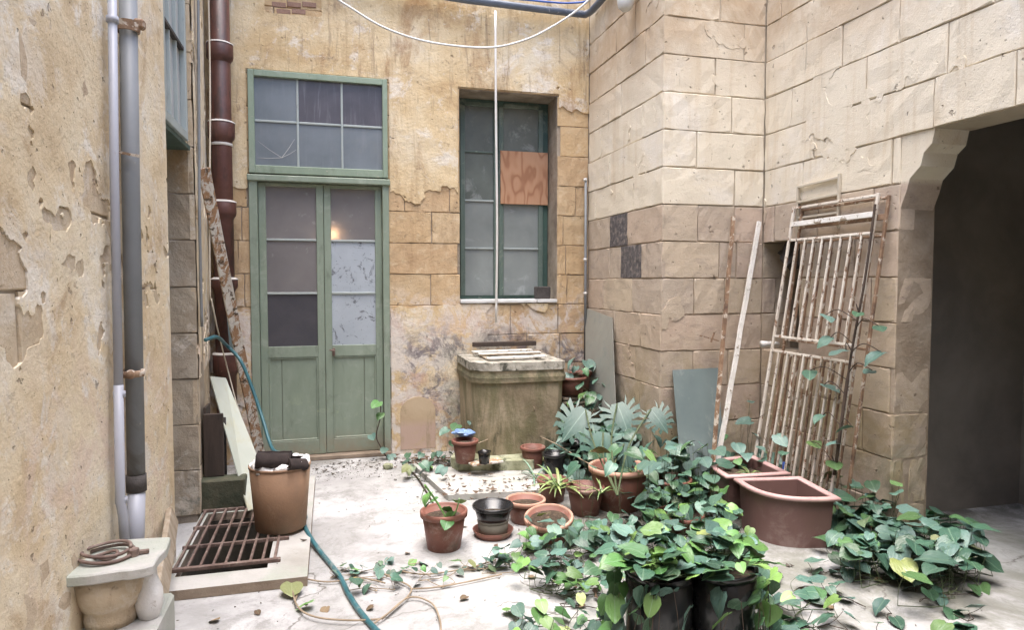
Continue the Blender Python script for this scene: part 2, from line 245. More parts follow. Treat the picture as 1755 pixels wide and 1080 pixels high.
M['pane_left'] = pane('blue_grey_pane', (.36, .37, .365), (.47, .48, .475), .3, [drip])  # sky reflection is put into this pale base colour
# plywood with figured grain
n = NT('plywood'); pf_ = n.noise(n.pos((3.2, 1, 1.1)), 1.7, 2, .45)
wv_ = n.math('MULTIPLY', n.math('ADD', n.math('SINE', n.math('MULTIPLY', pf_, 48.)), 1.), .5)
f2 = n.noise(n.pos((60, 1, 3)), 3, 4)
n.put(n.b.inputs['Base Color'], n.mix(n.math('MULTIPLY', f2, .35), n.ramp(wv_, [(0, (.33, .155, .08)), (.25, (.45, .235, .13)), (.6, (.48, .265, .15)), (1, (.50, .285, .165))]), (.26, .12, .06)))
n.b.inputs['Roughness'].default_value = .7; M['ply'] = n.m
# leaves
def leafmat(name, stops, rough=.32, vein=(.20, .30, .20), vs=.03):
    n = NT(name); o = n.n('ObjectInfo').outputs['Random']; c = n.ramp(o, stops)
    sp = n.n('SeparateXYZ'); n.put(sp.inputs[0], n.pos(obj=True)); ax = n.math('ABSOLUTE', sp.outputs[0])
    c = n.mix(n.rng(ax, 0, vs, .6, 0), c, vein)
    c = n.mix(n.rng(n.noise(n.pos(obj=True), 5, 4), .5, .75, 0, .35), c, (.10, .13, .06))
    wn_ = n.n('TexWhiteNoise', noise_dimensions='1D'); n.put(wn_.inputs['W'], n.math('MULTIPLY', o, 37.7)); n.put(wn_.inputs['W'], n.math('MULTIPLY', o, 37.7))
    c = n.mix(n.rng(wn_.outputs['Value'], .965, .985, 0, .5), c, (.26, .22, .07)); hv = n.n('HueSaturation'); n.put(hv.inputs['Color'], c); n.put(hv.inputs['Value'], n.rng(wn_.outputs['Value'], 0, .9, .65, 1.25, False)); c = hv.outputs[0]
    n.put(n.b.inputs['Base Color'], c); n.b.inputs['Roughness'].default_value = rough
    n.put(n.b.inputs['Normal'], n.bump(n.noise(n.pos((6, 1.5, 1), True), 2.5, 2), .1 if 'monstera' in name else .2, .03))
    return n.m
M['leaf'] = leafmat('pothos_leaf', [(0, (.04, .09, .06)), (.35, (.06, .135, .095)), (.7, (.05, .11, .06)), (.9, (.08, .17, .07)), (1, (.13, .22, .07))])
M['leaf_blue'] = leafmat('sky_sheen_leaf', [(0, (.07, .14, .115)), (.5, (.115, .20, .17)), (1, (.08, .16, .11))], .4)  # pale teal base includes the sky's sheen on the leaf tops
M['leaf_bright'] = leafmat('bright_leaf', [(0, (.06, .16, .05)), (.5, (.12, .26, .07)), (1, (.20, .34, .09))], .35)
M['leaf_mon'] = leafmat('monstera_leaf', [(0, (.03, .085, .06)), (1, (.05, .12, .085))], .45, vein=(.22, .32, .26), vs=.02)
M['leaf_dry'] = leafmat('dry_leaf', [(0, (.10, .055, .03)), (1, (.24, .17, .10))], .8)
M['strap'] = leafmat('strap_leaf', [(0, (.10, .19, .06)), (.6, (.18, .26, .08)), (1, (.30, .34, .12))], .45, vein=(.35, .42, .2), vs=.01)

# ---- objects
def link(name, me, mat, parent=None, loc=None):
    o = bpy.data.objects.new(name, me); COL.objects.link(o)
    if mat is not None and not me.materials:
        for q in (mat if isinstance(mat, list) else [mat]): me.materials.append(M[q] if isinstance(q, str) else q)
    if parent is not None: o.parent = parent
    if loc is not None: o.location = loc
    return o
def tag(o, label=None, cat=None, group=None, kind=None):
    for k, v in (('label', label), ('category', cat), ('group', group), ('kind', kind)):
        if v: o[k] = v
    return o
def thing(name, label, cat, loc=(0, 0, 0), rz=0, group=None):
    o = bpy.data.objects.new(name, None); COL.objects.link(o); o.empty_display_size = .05
    o.location = loc; o.rotation_euler = (0, 0, rz); return tag(o, label, cat, group)
def obj(name, bm, mat, parent=None, smooth=False, world=True, loc=None):
    """link a bmesh as one object; when the parent is an empty at a place, world-space vertices are moved into its frame"""
    if parent is not None and world:
        o = parent; mw = Matrix.Identity(4)
        while o is not None: mw = Matrix.LocRotScale(o.location, o.rotation_euler, o.scale) @ mw; o = o.parent
        bm.transform(mw.inverted())
    elif parent is None and world and loc is not None: bm.transform(Matrix.Translation(-Vector(loc)))
    bm.normal_update()
    me = bpy.data.meshes.new(name); bm.to_mesh(me); bm.free()
    if smooth:
        for p in me.polygons: p.use_smooth = True
    return link(name, me, mat, parent, loc if parent is None else None)
def box(bm, a, b, bev=0.):
    a, b = Vector(a), Vector(b); c = (a+b)/2; s = b-a
    g = bmesh.ops.create_cube(bm, size=1, matrix=Matrix.LocRotScale(c, None, (abs(s.x), abs(s.y), abs(s.z))))
    if bev:
        es = list({e for v in g['verts'] for e in v.link_edges})
        bmesh.ops.bevel(bm, geom=es, offset=bev, segments=1, affect='EDGES')
    return bm
def nb(): return bmesh.new()
def B(a, b, bev=.0): return box(nb(), a, b, bev)
def obox(bm, p, q, w, t, up=(0, 0, 1), bev=0., wob=0.):
    """bar from p to q, width w (across), thickness t (along up)"""
    p, q = Vector(p), Vector(q); d = (q-p); L = d.length; d.normalize(); x = d.cross(Vector(up)).normalized(); z = x.cross(d)
    m = Matrix((x, d, z)).transposed().to_4x4(); m.translation = (p+q)/2
    g = bmesh.ops.create_cube(bm, size=1, matrix=m @ Matrix.Diagonal((w, L, t, 1)))
    if bev: bmesh.ops.bevel(bm, geom=list({e for v in g['verts'] for e in v.link_edges}), offset=bev, segments=1, affect='EDGES')
    return bm
def tube(bm, pts, r, seg=8, cap=True):
    pts = [Vector(p) for p in pts]; n = len(pts); rs = r if isinstance(r, (list, tuple)) else [r]*n
    rings = []; px = None
    for i, p in enumerate(pts):
        d = (pts[min(i+1, n-1)]-pts[max(i-1, 0)]).normalized()
        if px is None: px = d.orthogonal().normalized()
        px = (px-d*px.dot(d)); px = px.normalized() if px.length > 1e-6 else d.orthogonal().normalized()
        py = d.cross(px)
        rings.append([bm.verts.new(p+(px*math.cos(2*PI*k/seg)+py*math.sin(2*PI*k/seg))*rs[i]) for k in range(seg)])
    for a, b in zip(rings, rings[1:]):
        for k in range(seg): bm.faces.new((a[k], a[(k+1) % seg], b[(k+1) % seg], b[k]))
    if cap and seg > 2: bm.faces.new(rings[0][::-1]); bm.faces.new(rings[-1])
    return bm
def smoothpath(pts, n=6):
    pts = [Vector(p) for p in pts]; out = []
    for i in range(len(pts)-1):
        a, b, c, d = pts[max(i-1, 0)], pts[i], pts[i+1], pts[min(i+2, len(pts)-1)]
        for k in range(n):
            t = k/n; out.append(.5*((2*b)+(c-a)*t+(2*a-5*b+4*c-d)*t*t+(3*b-a-3*c+d)*t**3))
    return out+[pts[-1]]
def lathe(bm, prof, seg=32, c=(0, 0, 0), wob=0., seed=0):
    c = Vector(c); rings = []
    for r, z in prof:
        if r < 1e-5: rings.append([bm.verts.new(c+Vector((0, 0, z)))]); continue
        rings.append([bm.verts.new(c+Vector((r*math.cos(a)*(1+wob*mn.noise(Vector((math.cos(a)*2, math.sin(a)*2, z*9+seed)))), r*math.sin(a)*(1+wob*mn.noise(Vector((math.cos(a)*2, math.sin(a)*2, z*9+seed+7)))), z))) for a in [2*PI*k/seg for k in range(seg)]])
    for a, b in zip(rings, rings[1:]):
        for k in range(seg):
            q = [a[k % len(a)], a[(k+1) % len(a)], b[(k+1) % len(b)], b[k % len(b)]]
            u = []
            for v in q:
                if v not in u: u.append(v)
            if len(u) > 2: bm.faces.new(u)
    return bm

def prism(bm, out, z0, z1, cap=True, bev=0.):
    a = [bm.verts.new((x, y, z0)) for x, y in out]; b = [bm.verts.new((x, y, z1)) for x, y in out]; n_ = len(out)
    for k in range(n_): bm.faces.new((a[k], a[(k+1) % n_], b[(k+1) % n_], b[k]))
    if cap: bm.faces.new(b); bm.faces.new(a[::-1])
    bmesh.ops.recalc_face_normals(bm, faces=bm.faces[:]); return bm

# ---- stone walls
def rect_minus(rects, hole):
    out = []; a0, b0, a1, b1 = hole
    for (x0, z0, x1, z1) in rects:
        if a0 >= x1 or a1 <= x0 or b0 >= z1 or b1 <= z0: out.append((x0, z0, x1, z1)); continue
        if x0 < a0: out.append((x0, z0, a0, z1))
        if x1 > a1: out.append((a1, z0, x1, z1))
        m0, m1 = max(x0, a0), min(x1, a1)
        if z0 < b0: out.append((m0, z0, m1, b0))
        if z1 > b1: out.append((m0, b1, m1, z1))
    return out
def stone_mesh(fr, u0, z0, u1, z1, d, gap, nx):
    g = gap; u0 += g*R.uniform(.3, 1.); u1 -= g*R.uniform(.3, 1.); z0 += g*R.uniform(.3, 1.); z1 -= g*R.uniform(.3, 1.)
    nz = 3; bm = nb(); grid = []
    for j in range(nz+1):
        row = []
        for i in range(nx+1):
            e = (i in (0, nx)) + (j in (0, nz))
            u = u0+(u1-u0)*i/nx; z = z0+(z1-z0)*j/nz
            if 0 < i < nx: u += R.uniform(-.01, .01)
            if e: 
                iu = .0035 if i == 0 else -.0035 if i == nx else 0; iz = .0035 if j == 0 else -.0035 if j == nz else 0
                k = R.uniform(-.2, 1.8)*(2.2 if e == 2 else 1); u += iu*k; z += iz*k
            row.append(bm.verts.new(fr(u, z, d+R.uniform(-.0022, .0022)*(1 if not e else 1.6))))
        grid.append(row)
    for j in range(nz):
        for i in range(nx): bm.faces.new((grid[j][i], grid[j][i+1], grid[j+1][i+1], grid[j+1][i]))
    per = [(i, 0) for i in range(nx)]+[(nx, j) for j in range(nz)]+[(i, nz) for i in range(nx, 0, -1)]+[(0, j) for j in range(nz, 0, -1)]
    top = [grid[j][i] for i, j in per]; prev = top
    for dd, ex in ((d-.005, 1), (d-.03, 1)):
        cur = []
        for i, j in per: cur.append(bm.verts.new(fr(u0+(u1-u0)*i/nx, z0+(z1-z0)*j/nz, dd)))
        for k in range(len(per)): bm.faces.new((prev[k], cur[k], cur[(k+1) % len(per)], prev[(k+1) % len(per)]))
        prev = cur
    bmesh.ops.recalc_face_normals(bm, faces=bm.faces[:])
    return bm
class Wall:
    def __init__(s, root, P0, U, N):
        s.root = root; s.P0 = Vector((*P0, 0)); s.U = Vector((*U, 0)).normalized(); s.N = Vector((*N, 0)).normalized()
    def fr(s, u, z, d): return s.P0+s.U*u+s.N*d+Vector((0, 0, z))
    def core(s, L, z0, z1, thick, holes, mat, name='wall_core', u0=0., front=-.010):
        rs = [(u0, z0, L, z1)]
        for h in holes: rs = rect_minus(rs, h)
        bm = nb()
        for (a, b, c, d) in rs:
            vs = [bm.verts.new(s.fr(u, z, q)) for q in (front, -thick) for u, z in ((a, b), (c, b), (c, d), (a, d))]
            for f in ((0, 1, 2, 3), (7, 6, 5, 4), (0, 4, 5, 1), (1, 5, 6, 2), (2, 6, 7, 3), (3, 7, 4, 0)): bm.faces.new([vs[i] for i in f])
        bmesh.ops.recalc_face_normals(bm, faces=bm.faces[:])
        return obj(name, bm, mat, s.root)
    def stones(s, L, zs, brk, holes, mat, width=(.3, .55), special=None, u0=0., gap=.006, rough=.004):
        for r, (z0, z1) in enumerate(zip(zs, zs[1:])):
            b = brk.get(r) if isinstance(brk, dict) else None
            if b is None:
                b = []; u = u0+R.uniform(.12, .5)
                while u < L-.1: b.append(u); u += R.uniform(*width)
            us = [u0]+[q for q in sorted(b) if u0+.03 < q < L-.03]+[L]
            for a, c in zip(us, us[1:]):
                rs = [(a, z0, c, z1)]
                for h in holes: rs = rect_minus(rs, h)
                for (p, q, t, v) in rs:
                    if t-p < .035 or v-q < .03: continue
                    mm = mat
                    if special:
                        for (sa, sr, sm) in special:
                            if sr == r and p <= sa <= t: mm = sm
                    obj('stone', stone_mesh(s.fr, p, q, t, v, R.uniform(-rough, rough*.6), gap, 4 if t-p < .3 else 6), mm, s.root, smooth=False)
    def plaster(s, u0, z0, u1, z1, step, bias, holes, mat, seed, T=.009, name='plaster', fq=2.1):
        nu, nz = int((u1-u0)/step), int((z1-z0)/step); bm = nb(); G = {}
        for j in range(nz+1):
            for i in range(nu+1):
                u = u0+(u1-u0)*i/nu; z = z0+(z1-z0)*j/nz
                m = bias(u, z)+fbm(u*fq+seed, z*fq, seed, 5, .6)*.42+fbm(u*13, z*13, seed+3, 4, .5)*.075
                for h in holes:
                    if h[0]-.004 < u < h[2]+.004 and h[1]-.004 < z < h[3]+.004: m = -9
                G[i, j] = (u, z, m)
        def dd(u, z): return T*.8+fbm(u*5, z*5, seed+5, 4)*min(.003, T*.4)
        V = {}
        def gv(key, u, z):
            if key not in V: V[key] = bm.verts.new(s.fr(u, z, dd(u, z)))
            return V[key]
        skirts = []
        for j in range(nz):
            for i in range(nu):
                q = [(i, j), (i+1, j), (i+1, j+1), (i, j+1)]; c = [G[k] for k in q]; vals = [a[2] for a in c]
                if max(vals) <= 0 or min(vals) < -8: continue
                poly = []
                for k in range(4):
                    a, b = c[k], c[(k+1) % 4]
                    if a[2] > 0: poly.append((gv(q[k], a[0], a[1]), 0, a))
                    if (a[2] > 0) != (b[2] > 0):
                        t = a[2]/(a[2]-b[2]); u = a[0]+(b[0]-a[0])*t; z = a[1]+(b[1]-a[1])*t
                        poly.append((gv(tuple(sorted((q[k], q[(k+1) % 4]))), u, z), 1, (u, z)))
                if len(poly) < 3: continue
                try: bm.faces.new([p[0] for p in poly])
                except ValueError: continue
                for k in range(len(poly)):
                    a, b = poly[k], poly[(k+1) % len(poly)]
                    if a[1] and b[1]: skirts.append((a[2], b[2]))
        bm.normal_update()
        if bm.faces and sum(f.normal.dot(s.N) for f in list(bm.faces)[:50]) < 0: bmesh.ops.reverse_faces(bm, faces=bm.faces[:])
        for a, b in skirts:
            bm.faces.new([bm.verts.new(s.fr(a[0], a[1], dd(*a))), bm.verts.new(s.fr(b[0], b[1], dd(*b))), bm.verts.new(s.fr(b[0], b[1], -.014)), bm.verts.new(s.fr(a[0], a[1], -.014))])
        return obj(name, bm, mat, s.root, smooth=True)

# ================================================================== SETTING
YB, X1, Y2, X3, YJ = 5.87, 2.318, 4.425, 3.158, 3.171
WT = 5.8                                   # wall tops
PIT = (-.76, 3.56, -.33, 4.50)
def sheet(bm, x0, y0, x1, y1, z, step=.25):
    nx, ny = max(1, int((x1-x0)/step)), max(1, int((y1-y0)/step))
    g = [[bm.verts.new((x0+(x1-x0)*i/nx, y0+(y1-y0)*j/ny, z)) for i in range(nx+1)] for j in range(ny+1)]
    for j in range(ny):
        for i in range(nx): bm.faces.new((g[j][i], g[j][i+1], g[j+1][i+1], g[j+1][i]))
bm = nb()
for (a, b, c, d) in rect_minus([(-2.2, -2.2, 5.6, 6.6)], PIT): sheet(bm, a, b, c, d, 0)
tag(obj('floor', bm, 'floor'), kind='structure')
# slab with the drain grate
dp = tag(thing('drain_slab', 'low cement slab raised around the iron drain grate', 'slab', (-.45, 4, 0)), group=None)
bm = nb()
for (a, b, c, d) in rect_minus([(-.80, 3.40, -.13, 5.2)], PIT): box(bm, (a, b, .002), (c, d, .05))
for f in bm.faces: f.material_index = 0 if abs(f.normal.z) > .5 else 1
bm.normal_update()
for f in bm.faces: f.material_index = 0 if abs(f.normal.z) > .5 else 1
obj('slab_top', bm, ['slab', 'slab_edge'], dp)
bm = nb(); a = PIT
for p, q in (((a[0]-.05, a[1]-.05, -.5), (a[0], a[3]+.05, -.003)), ((a[2], a[1]-.05, -.5), (a[2]+.05, a[3]+.05, -.003)), ((a[0], a[1]-.05, -.5), (a[2], a[1], -.003)), ((a[0], a[3], -.5), (a[2], a[3]+.05, -.003)), ((a[0]-.05, a[1]-.05, -.55), (a[2]+.05, a[3]+.05, -.502))): box(bm, p, q)
obj('pit_lining', bm, 'pit', dp)
# ---- back wall
DX0, DX1 = at(428, 300, Y=YB).x, at(664, 300, Y=YB).x
DZ1 = at(545, 128, Y=YB).z
WX0, WX1, WZ0, WZ1 = at(788, 340, Y=YB).x, at(955, 340, Y=YB).x, at(850, 517, Y=YB).z, at(800, 153, Y=YB).z
bw = Wall(thing('back_wall', 'ochre stone and plaster wall holding the green double door', 'wall', (.7, YB, 0)), (0, YB), (1, 0), (0, -1))
bholes = [(DX0, -.1, DX1, DZ1), (WX0, WZ0, WX1, WZ1)]
bw.core(X1+.3, -.2, WT, .45, bholes, 'mortar', u0=-1.3)
zs = [1.304+.271*k for k in range(-5, 14)]
def bx(px, py=450): return at(px, py, Y=YB).x
brk = {}
for r, z in enumerate(zs[:-1]):
    py = 485-(z+.13-H)*190
    if 370 < py < 420: brk[r] = [bx(415), bx(740), bx(965)]
    elif 420 < py < 470: brk[r] = [bx(408), bx(785), bx(970)]
    elif 470 < py < 525: brk[r] = [bx(418), bx(738), bx(972)]
    elif 525 < py < 575: brk[r] = [bx(400), bx(770), bx(875), bx(957)]
bw.stones(X1, zs, brk, bholes, 'stone_back', u0=-1.0, gap=.005)
def bbias(u, z):
    m = -.02+.55*sstep(2.1, 2.6, z)
    m += .42*sstep(1.34, 1.20, z)*sstep(1.6, 1.2, u)                       # lower flaking render
    m -= .75*sstep(1.88, 2.0, u)*sstep(3.2, 2.9, z)                        # quoins right of the window
    m -= .9*sstep(.30, .2, abs(u-.85))*sstep(.44, .36, abs(z-1.72))        # bare stones between door and window
    m -= .5*sstep(1.3, 1.4, u)*sstep(1.3, 1.2, z)
    m -= .25*sstep(-.35, -.45, u)*sstep(2.4, 2.2, z)
    c = at(503, 5, Y=YB); m -= 1.3*sstep(.24, .2, abs(u-c.x))*sstep(.10, .08, abs(z-c.z))
    return m
bw.plaster(-.98, 0.0, X1-.004, 4.4, .016, bbias, bholes, 'plaster', 3.3)
# rounded sealed patch low in the wall
a0, a1, zt = at(686, 720, Y=YB).x, at(746, 720, Y=YB).x, at(716, 680, Y=YB).z
bm = nb(); rr = (a1-a0)/2; pts = [(a0, .04), (a1, .04)]+[((a0+a1)/2+rr*math.cos(t), zt-rr*.9+rr*.9*math.sin(t)) for t in [PI*k/14 for k in range(15)]]
fa = [bm.verts.new((x, YB-.012, z)) for x, z in pts]; f = bm.faces.new(fa)
e = bmesh.ops.extrude_face_region(bm, geom=[f]); bmesh.ops.translate(bm, vec=(0, .03, 0), verts=[v for v in e['geom'] if isinstance(v, bmesh.types.BMVert)])
bmesh.ops.recalc_face_normals(bm, faces=bm.faces[:])
obj('arched_patch', bm, 'arch_patch', bw.root)
# dark rooms behind door and window
def room(name, label, x0, y0, x1, y1, z1, opens, mat='dark_room'):
    bm = nb(); t = .08; z0 = -.05
    if 'S' not in opens: box(bm, (x0-t, y0-t, z0), (x1+t, y0, z1))
    if 'N' not in opens: box(bm, (x0-t, y1, z0), (x1+t, y1+t, z1))
    if 'W' not in opens: box(bm, (x0-t, y0+.003, z0), (x0, y1-.003, z1))
    if 'E' not in opens: box(bm, (x1, y0+.003, z0), (x1+t, y1-.003, z1))
    box(bm, (x0-t, y0-t, z1+.002), (x1+t, y1+t, z1+.1)); box(bm, (x0-t, y0-t, z0-.06), (x1+t, y1+t, z0-.002))
    return tag(obj(name, bm, mat), kind='structure')
room('room_interior_wall', None, -1.2, YB+.455, 2.6, YB+2.6, 3.6, 'S')
# ---- right side walls
zr = [1.535+.268*k for k in range(-6, 13)]
def rowof(py): 
    z = at(1220, py, Y=Y2).z; return int((z-zr[0])//.268)
rt = thing('projecting_wall', 'pale block wall of the projecting corner pier with two charcoal stones', 'wall', (X1, Y2, 0))
w1 = Wall(rt, (X1, Y2), (0, 1), (-1, 0)); w2 = Wall(rt, (X1, Y2), (1, 0), (0, -1))
w1.core(YB-Y2+.1, -.2, WT, .5, [], 'mortar_pale', u0=.018); w2.core(X3-X1+.9, -.2, WT, .4, [], 'mortar_pale', u0=.019)
def u1(px, py=450): return at(px, py, X=X1).y-Y2
def u2(px, py=450): return at(px, py, Y=Y2).x-X1
b1 = {rowof(325): [u1(1020), u1(1085)], rowof(385): [u1(1044), u1(1074)], rowof(445): [u1(1044), u1(1063), u1(1098)], rowof(510): [u1(1035), u1(1083)], rowof(570): [u1(1055), u1(1098)], rowof(630): [u1(1028), u1(1090)],
      rowof(262): [u1(1044)], rowof(198): [u1(1098), u1(1028)], rowof(137): [u1(1062)]}
w1.stones(YB-Y2, zr, b1, [], 'stone_right', special=[(u1(1059), rowof(385), 'charcoal_stone'), (u1(1080), rowof(445), 'charcoal_stone')])
b2 = {rowof(77): [u2(1270)], rowof(137): [u2(1222)], rowof(198): [u2(1250)], rowof(262): [u2(1192)], rowof(325): [u2(1257)], rowof(385): [u2(1195), u2(1258)], rowof(445): [u2(1233), u2(1262)], rowof(510): [u2(1190), u2(1243)], rowof(570): [u2(1245)], rowof(630): [u2(1190), u2(1250)]}
w2.stones(X3-X1, zr, b2, [], 'stone_right')
jz = [zr[k] for k in range(4, 8)]
def rbias(seed, up=2.07):
    return lambda u, z: -.35+.10*sstep(up-.02, up+.05, z)-.04*sstep(2.9, 3.6, z)
w1.plaster(.004, .02, YB-Y2-.02, 4.0, .016, rbias(1), [], 'stone_right', 21.3, T=.0018, name='limewash', fq=1.5)
w2.plaster(.004, .02, X3-X1-.006, 4.0, .016, rbias(2), [], 'stone_right', 37.7, T=.0018, name='limewash', fq=1.5)
w2.stones(X3-X1+.26, jz, {0: [], 1: [X3-X1+.12], 2: []}, [], 'stone_right', u0=X3-X1+.002)
# W3 and its doorway
rw = thing('right_wall', 'pale limestone block wall with doorway and small recess behind the leaning gate', 'wall', (X3, 3.5, 0))
w3 = Wall(rw, (X3, Y2), (0, -1), (-1, 0))
U = lambda y: Y2-y
NH = (0, .999, U(4.01), 1.803)
DH = (U(YJ), -.3, U(1.7), zr[9])
w3.core(U(-2.0), -.2, WT, .26, [NH, DH], 'mortar_pale', u0=.0)
def u3(px, py=200): return Y2-at(px, py, X=X3).y
b3 = {12: [u3(1380), u3(1520)], 11: [u3(1440)], 10: [u3(1357), u3(1483), u3(1620)], 9: [u3(1395), u3(1448), u3(1600)], 8: [u3(1378), u3(1530)], 7: [u3(1330), u3(1405), u3(1500)], 6: [u3(1470)], 5: [u3(1420), u3(1500)], 4: [u3(1460)], 3: [u3(1340), u3(1440)], 2: [u3(1400), u3(1490)], 1: [u3(1350), u3(1450)]}
for r in b3:
    u = max(b3[r])+.45
    while u < U(.4): b3[r].append(u); u += R.uniform(.4, .6)
w3.stones(U(.3), zr, b3, [NH, DH], 'stone_right')
w3.plaster(.006, .02, U(1.9), 4.0, .017, rbias(3), [NH, DH], 'stone_right', 55.7, T=.0018, name='limewash', fq=1.5)
j3 = Wall(rw, (X3, YJ), (1, 0), (0, -1))
j3.stones(.255, zr[:10], {k: ([.12] if k % 3 == 1 else []) for k in range(9)}, [], 'stone_right', u0=.002)
# worn corbel at the head of the doorway
bm = nb(); prof = [(YJ+.01, zr[9]+.01), (YJ-.22, zr[9]+.01), (YJ-.20, 2.26), (YJ-.15, 2.22), (YJ-.13, 2.15), (YJ-.06, 2.09), (YJ-.04, 2.02), (YJ-.015, 1.96), (YJ+.01, 1.90)]
f = bm.faces.new([bm.verts.new((X3+.012, y, z)) for y, z in prof]); e = bmesh.ops.extrude_face_region(bm, geom=[f])
bmesh.ops.translate(bm, vec=(.235, 0, 0), verts=[v for v in e['geom'] if isinstance(v, bmesh.types.BMVert)]); bmesh.ops.recalc_face_normals(bm, faces=bm.faces[:])
obj('corbel', bm, 'stone_right', rw)
room('passage_wall', None, X3+.27, 1.2, 4.5, 3.45, 2.9, 'W')
# recess behind the gate
bm = nb(); a = X3+.27
box(bm, (a+.3, 3.9, .9), (a+.36, 4.5, 1.9)); box(bm, (a-.26, 3.90, 1.81), (a+.3, 4.42, 1.9)); box(bm, (a-.002, 3.9, .9), (a+.3, 4.0, 1.809)); box(bm, (a-.002, 4.0, .90), (a+.3, 4.50, .995))
obj('recess_lining', bm, 'dark_room', rw)
# ---- left wall (bulges a little)
LN = thing('left_wall', 'peeling ochre wall carrying the two drain pipes', 'wall', (-.8, 3.78, 0))
ldir = Vector((.068, 1)).normalized(); ln = Vector((ldir.y, -ldir.x))
lw = Wall(LN, (-.8, 3.78), (-ldir.x, -ldir.y), ln)
LZ = 2.335
lw.core(6.0, -.2, WT, .5, [], 'mortar')
zl = [.05+.285*k for k in range(0, 17)]
lw.stones(3.6, zl, {}, [], 'stone_left', width=(.4, .65))
def lbias(u, z):
    m = .36+.15*sstep(2.0, 2.5, z)
    m -= .24*sstep(.50, .3, abs(z-1.65))
    return m
lw.plaster(.004, .02, 2.6, 4.2, .014, lbias, [], 'plaster_left', 8.1, T=.0045, fq=3.0)
# far part of the left wall, beyond the recess
FL = thing('far_left_wall', 'narrow grey stone wall between the deep recess and the brown downpipe', 'wall', (-.8, 4.5, 0))
fdir = Vector((-.15, 1.37)).normalized(); fw = Wall(FL, (-.8, 4.5), tuple(fdir), (fdir.y, -fdir.x))
fw.core(1.6, -.2, WT, .4, [], 'mortar', u0=.02)
fw.stones(1.37, zl, {}, [], 'stone_left', width=(.45, .7))
fj = Wall(FL, (-.8, 4.5), (-1, 0), (0, -1)); fj.core(.7, -.2, WT, .3, [], 'mortar', u0=.02)
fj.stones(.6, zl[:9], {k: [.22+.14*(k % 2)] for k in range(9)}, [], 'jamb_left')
fw.plaster(.0, .9, 1.35, 4.2, .016, lambda u, z: .12, [], 'plaster_left', 5.1)
box_bm = B((-1.55, 3.7, -.1), (-1.45, 4.6, 4.4)); obj('recess_back', box_bm, 'dark_room', FL)
obj('recess_head', B((-1.44, 3.79, 3.9), (-.84, 4.49, 4.4)), 'plaster_left', FL)
# wall behind the camera closes the courtyard
ew = thing('entrance_wall', 'plain limestone wall closing the courtyard', 'wall', (1, -1.9, 0))
obj('wall_core', B((-1.6, -2.2, -.1), (3.6, -1.9, WT)), 'mortar_pale', ew)

# ================================================================== DOOR
def rail(bm, x0, z0, x1, z1, y0, y1, bev=.003): box(bm, (x0, y0, z0), (x1, y1, z1), bev)
def dxz(px, py, Y): p = at(px, py, Y=Y); return p.x, p.z
dr = thing('double_door', 'faded green double door with glazed upper half and multi-pane transom', 'door', (.05, YB, 0))
Y0 = YB-.015
xl, xr = DX0-.01, DX1+.01
zt = dxz(545, 303, Y0)[1]
# door frame
obj('door_frame', B((xl, Y0, 0.002), (xl+.065, YB+.09, zt), .004), 'green', dr); obj('door_frame', B((xr-.055, Y0, 0.002), (xr, YB+.09, zt), .004), 'green', dr)
bm = B((xl-.01, Y0-.02, zt-.05), (xr+.01, YB+.09, zt), .006); obj('head_rail', bm, 'green', dr)
obj('threshold', B((xl, Y0-.03, .002), (xr, YB+.1, .035), .004), 'slab_edge', dr)
YD = YB+.03
mid = dxz(555, 500, YD)[0]
lx = xl+.068; rx = xr-.058
zb = .04; zr1 = zt-.055
zp = [dxz(500, y, YD)[1] for y in (320, 411, 503, 594)]
plo, phi = dxz(500, 757, YD)[1], dxz(500, 613, YD)[1]
pm = {0: ['pane_frost', 'pane_frost', 'pane_dusk'], 1: ['pane_frost', 'pane_paper', 'pane_paper']}
for s, (a, b, off) in enumerate(((lx, mid+.004, 0.), (mid+.007, rx, .012))):
    y0, y1 = YD+off, YD+off+.04
    lf = obj('door_leaf', rail(nb(), a, zb, a+.055, zr1, y0, y1) or None, 'green', dr) if False else None
    bm = nb(); st = .058
    box(bm, (a, y0, zb), (a+st, y1, zr1), .003); box(bm, (b-st, y0, zb), (b, y1, zr1), .003)
    for (q0, q1) in ((zp[0], zr1), (phi, zp[3]), (zb, plo)): box(bm, (a+st, y0+.001, q0), (b-st, y1-.001, q1), .002)
    leaf = obj('door_leaf', bm, 'green', dr)
    for q in (zp[1], zp[2]): obj('glazing_bar', B((a+st, y0+.004, q-.009), (b-st, y1-.004, q+.009), .003), 'grey_paint', leaf)
    for k in range(3):
        obj('pane', B((a+st, y0+.016, zp[k+1]+(.009 if k < 2 else 0)), (b-st, y0+.022, zp[k]-(.009 if k else 0))), pm[s][k], leaf)
    # boarded lower panel: three boards with a moulding
    w3_ = (b-a-2*st); cuts = [0, .26, 1] if s == 0 else [0, .72, 1]
    for c0, c1 in zip(cuts, cuts[1:]):
        obj('panel_board', B((a+st+w3_*c0+.0015, y0+.017, plo), (a+st+w3_*c1-.0015, y0+.03, phi), .002), 'green', leaf)
    bm = nb()
    for (p, q, t, v) in ((a+st, plo, a+st+.016, phi), (b-st-.016, plo, b-st, phi), (a+st+.016, plo, b-st-.016, plo+.016), (a+st+.016, phi-.016, b-st-.016, phi)): box(bm, (p, y0+.006, q), (t, y0+.018, v), .004)
    obj('moulding', bm, 'green', leaf)
hx, hz = dxz(572, 603, YD)
bm = nb(); box(bm, (hx-.012, YD-.004, hz-.035), (hx+.012, YD+.012, hz+.03), .002); tube(bm, [(hx, YD-.005, hz+.012), (hx, YD-.03, hz+.012), (hx-.035, YD-.034, hz+.018)], .006)
obj('handle', bm, 'iron', dr)
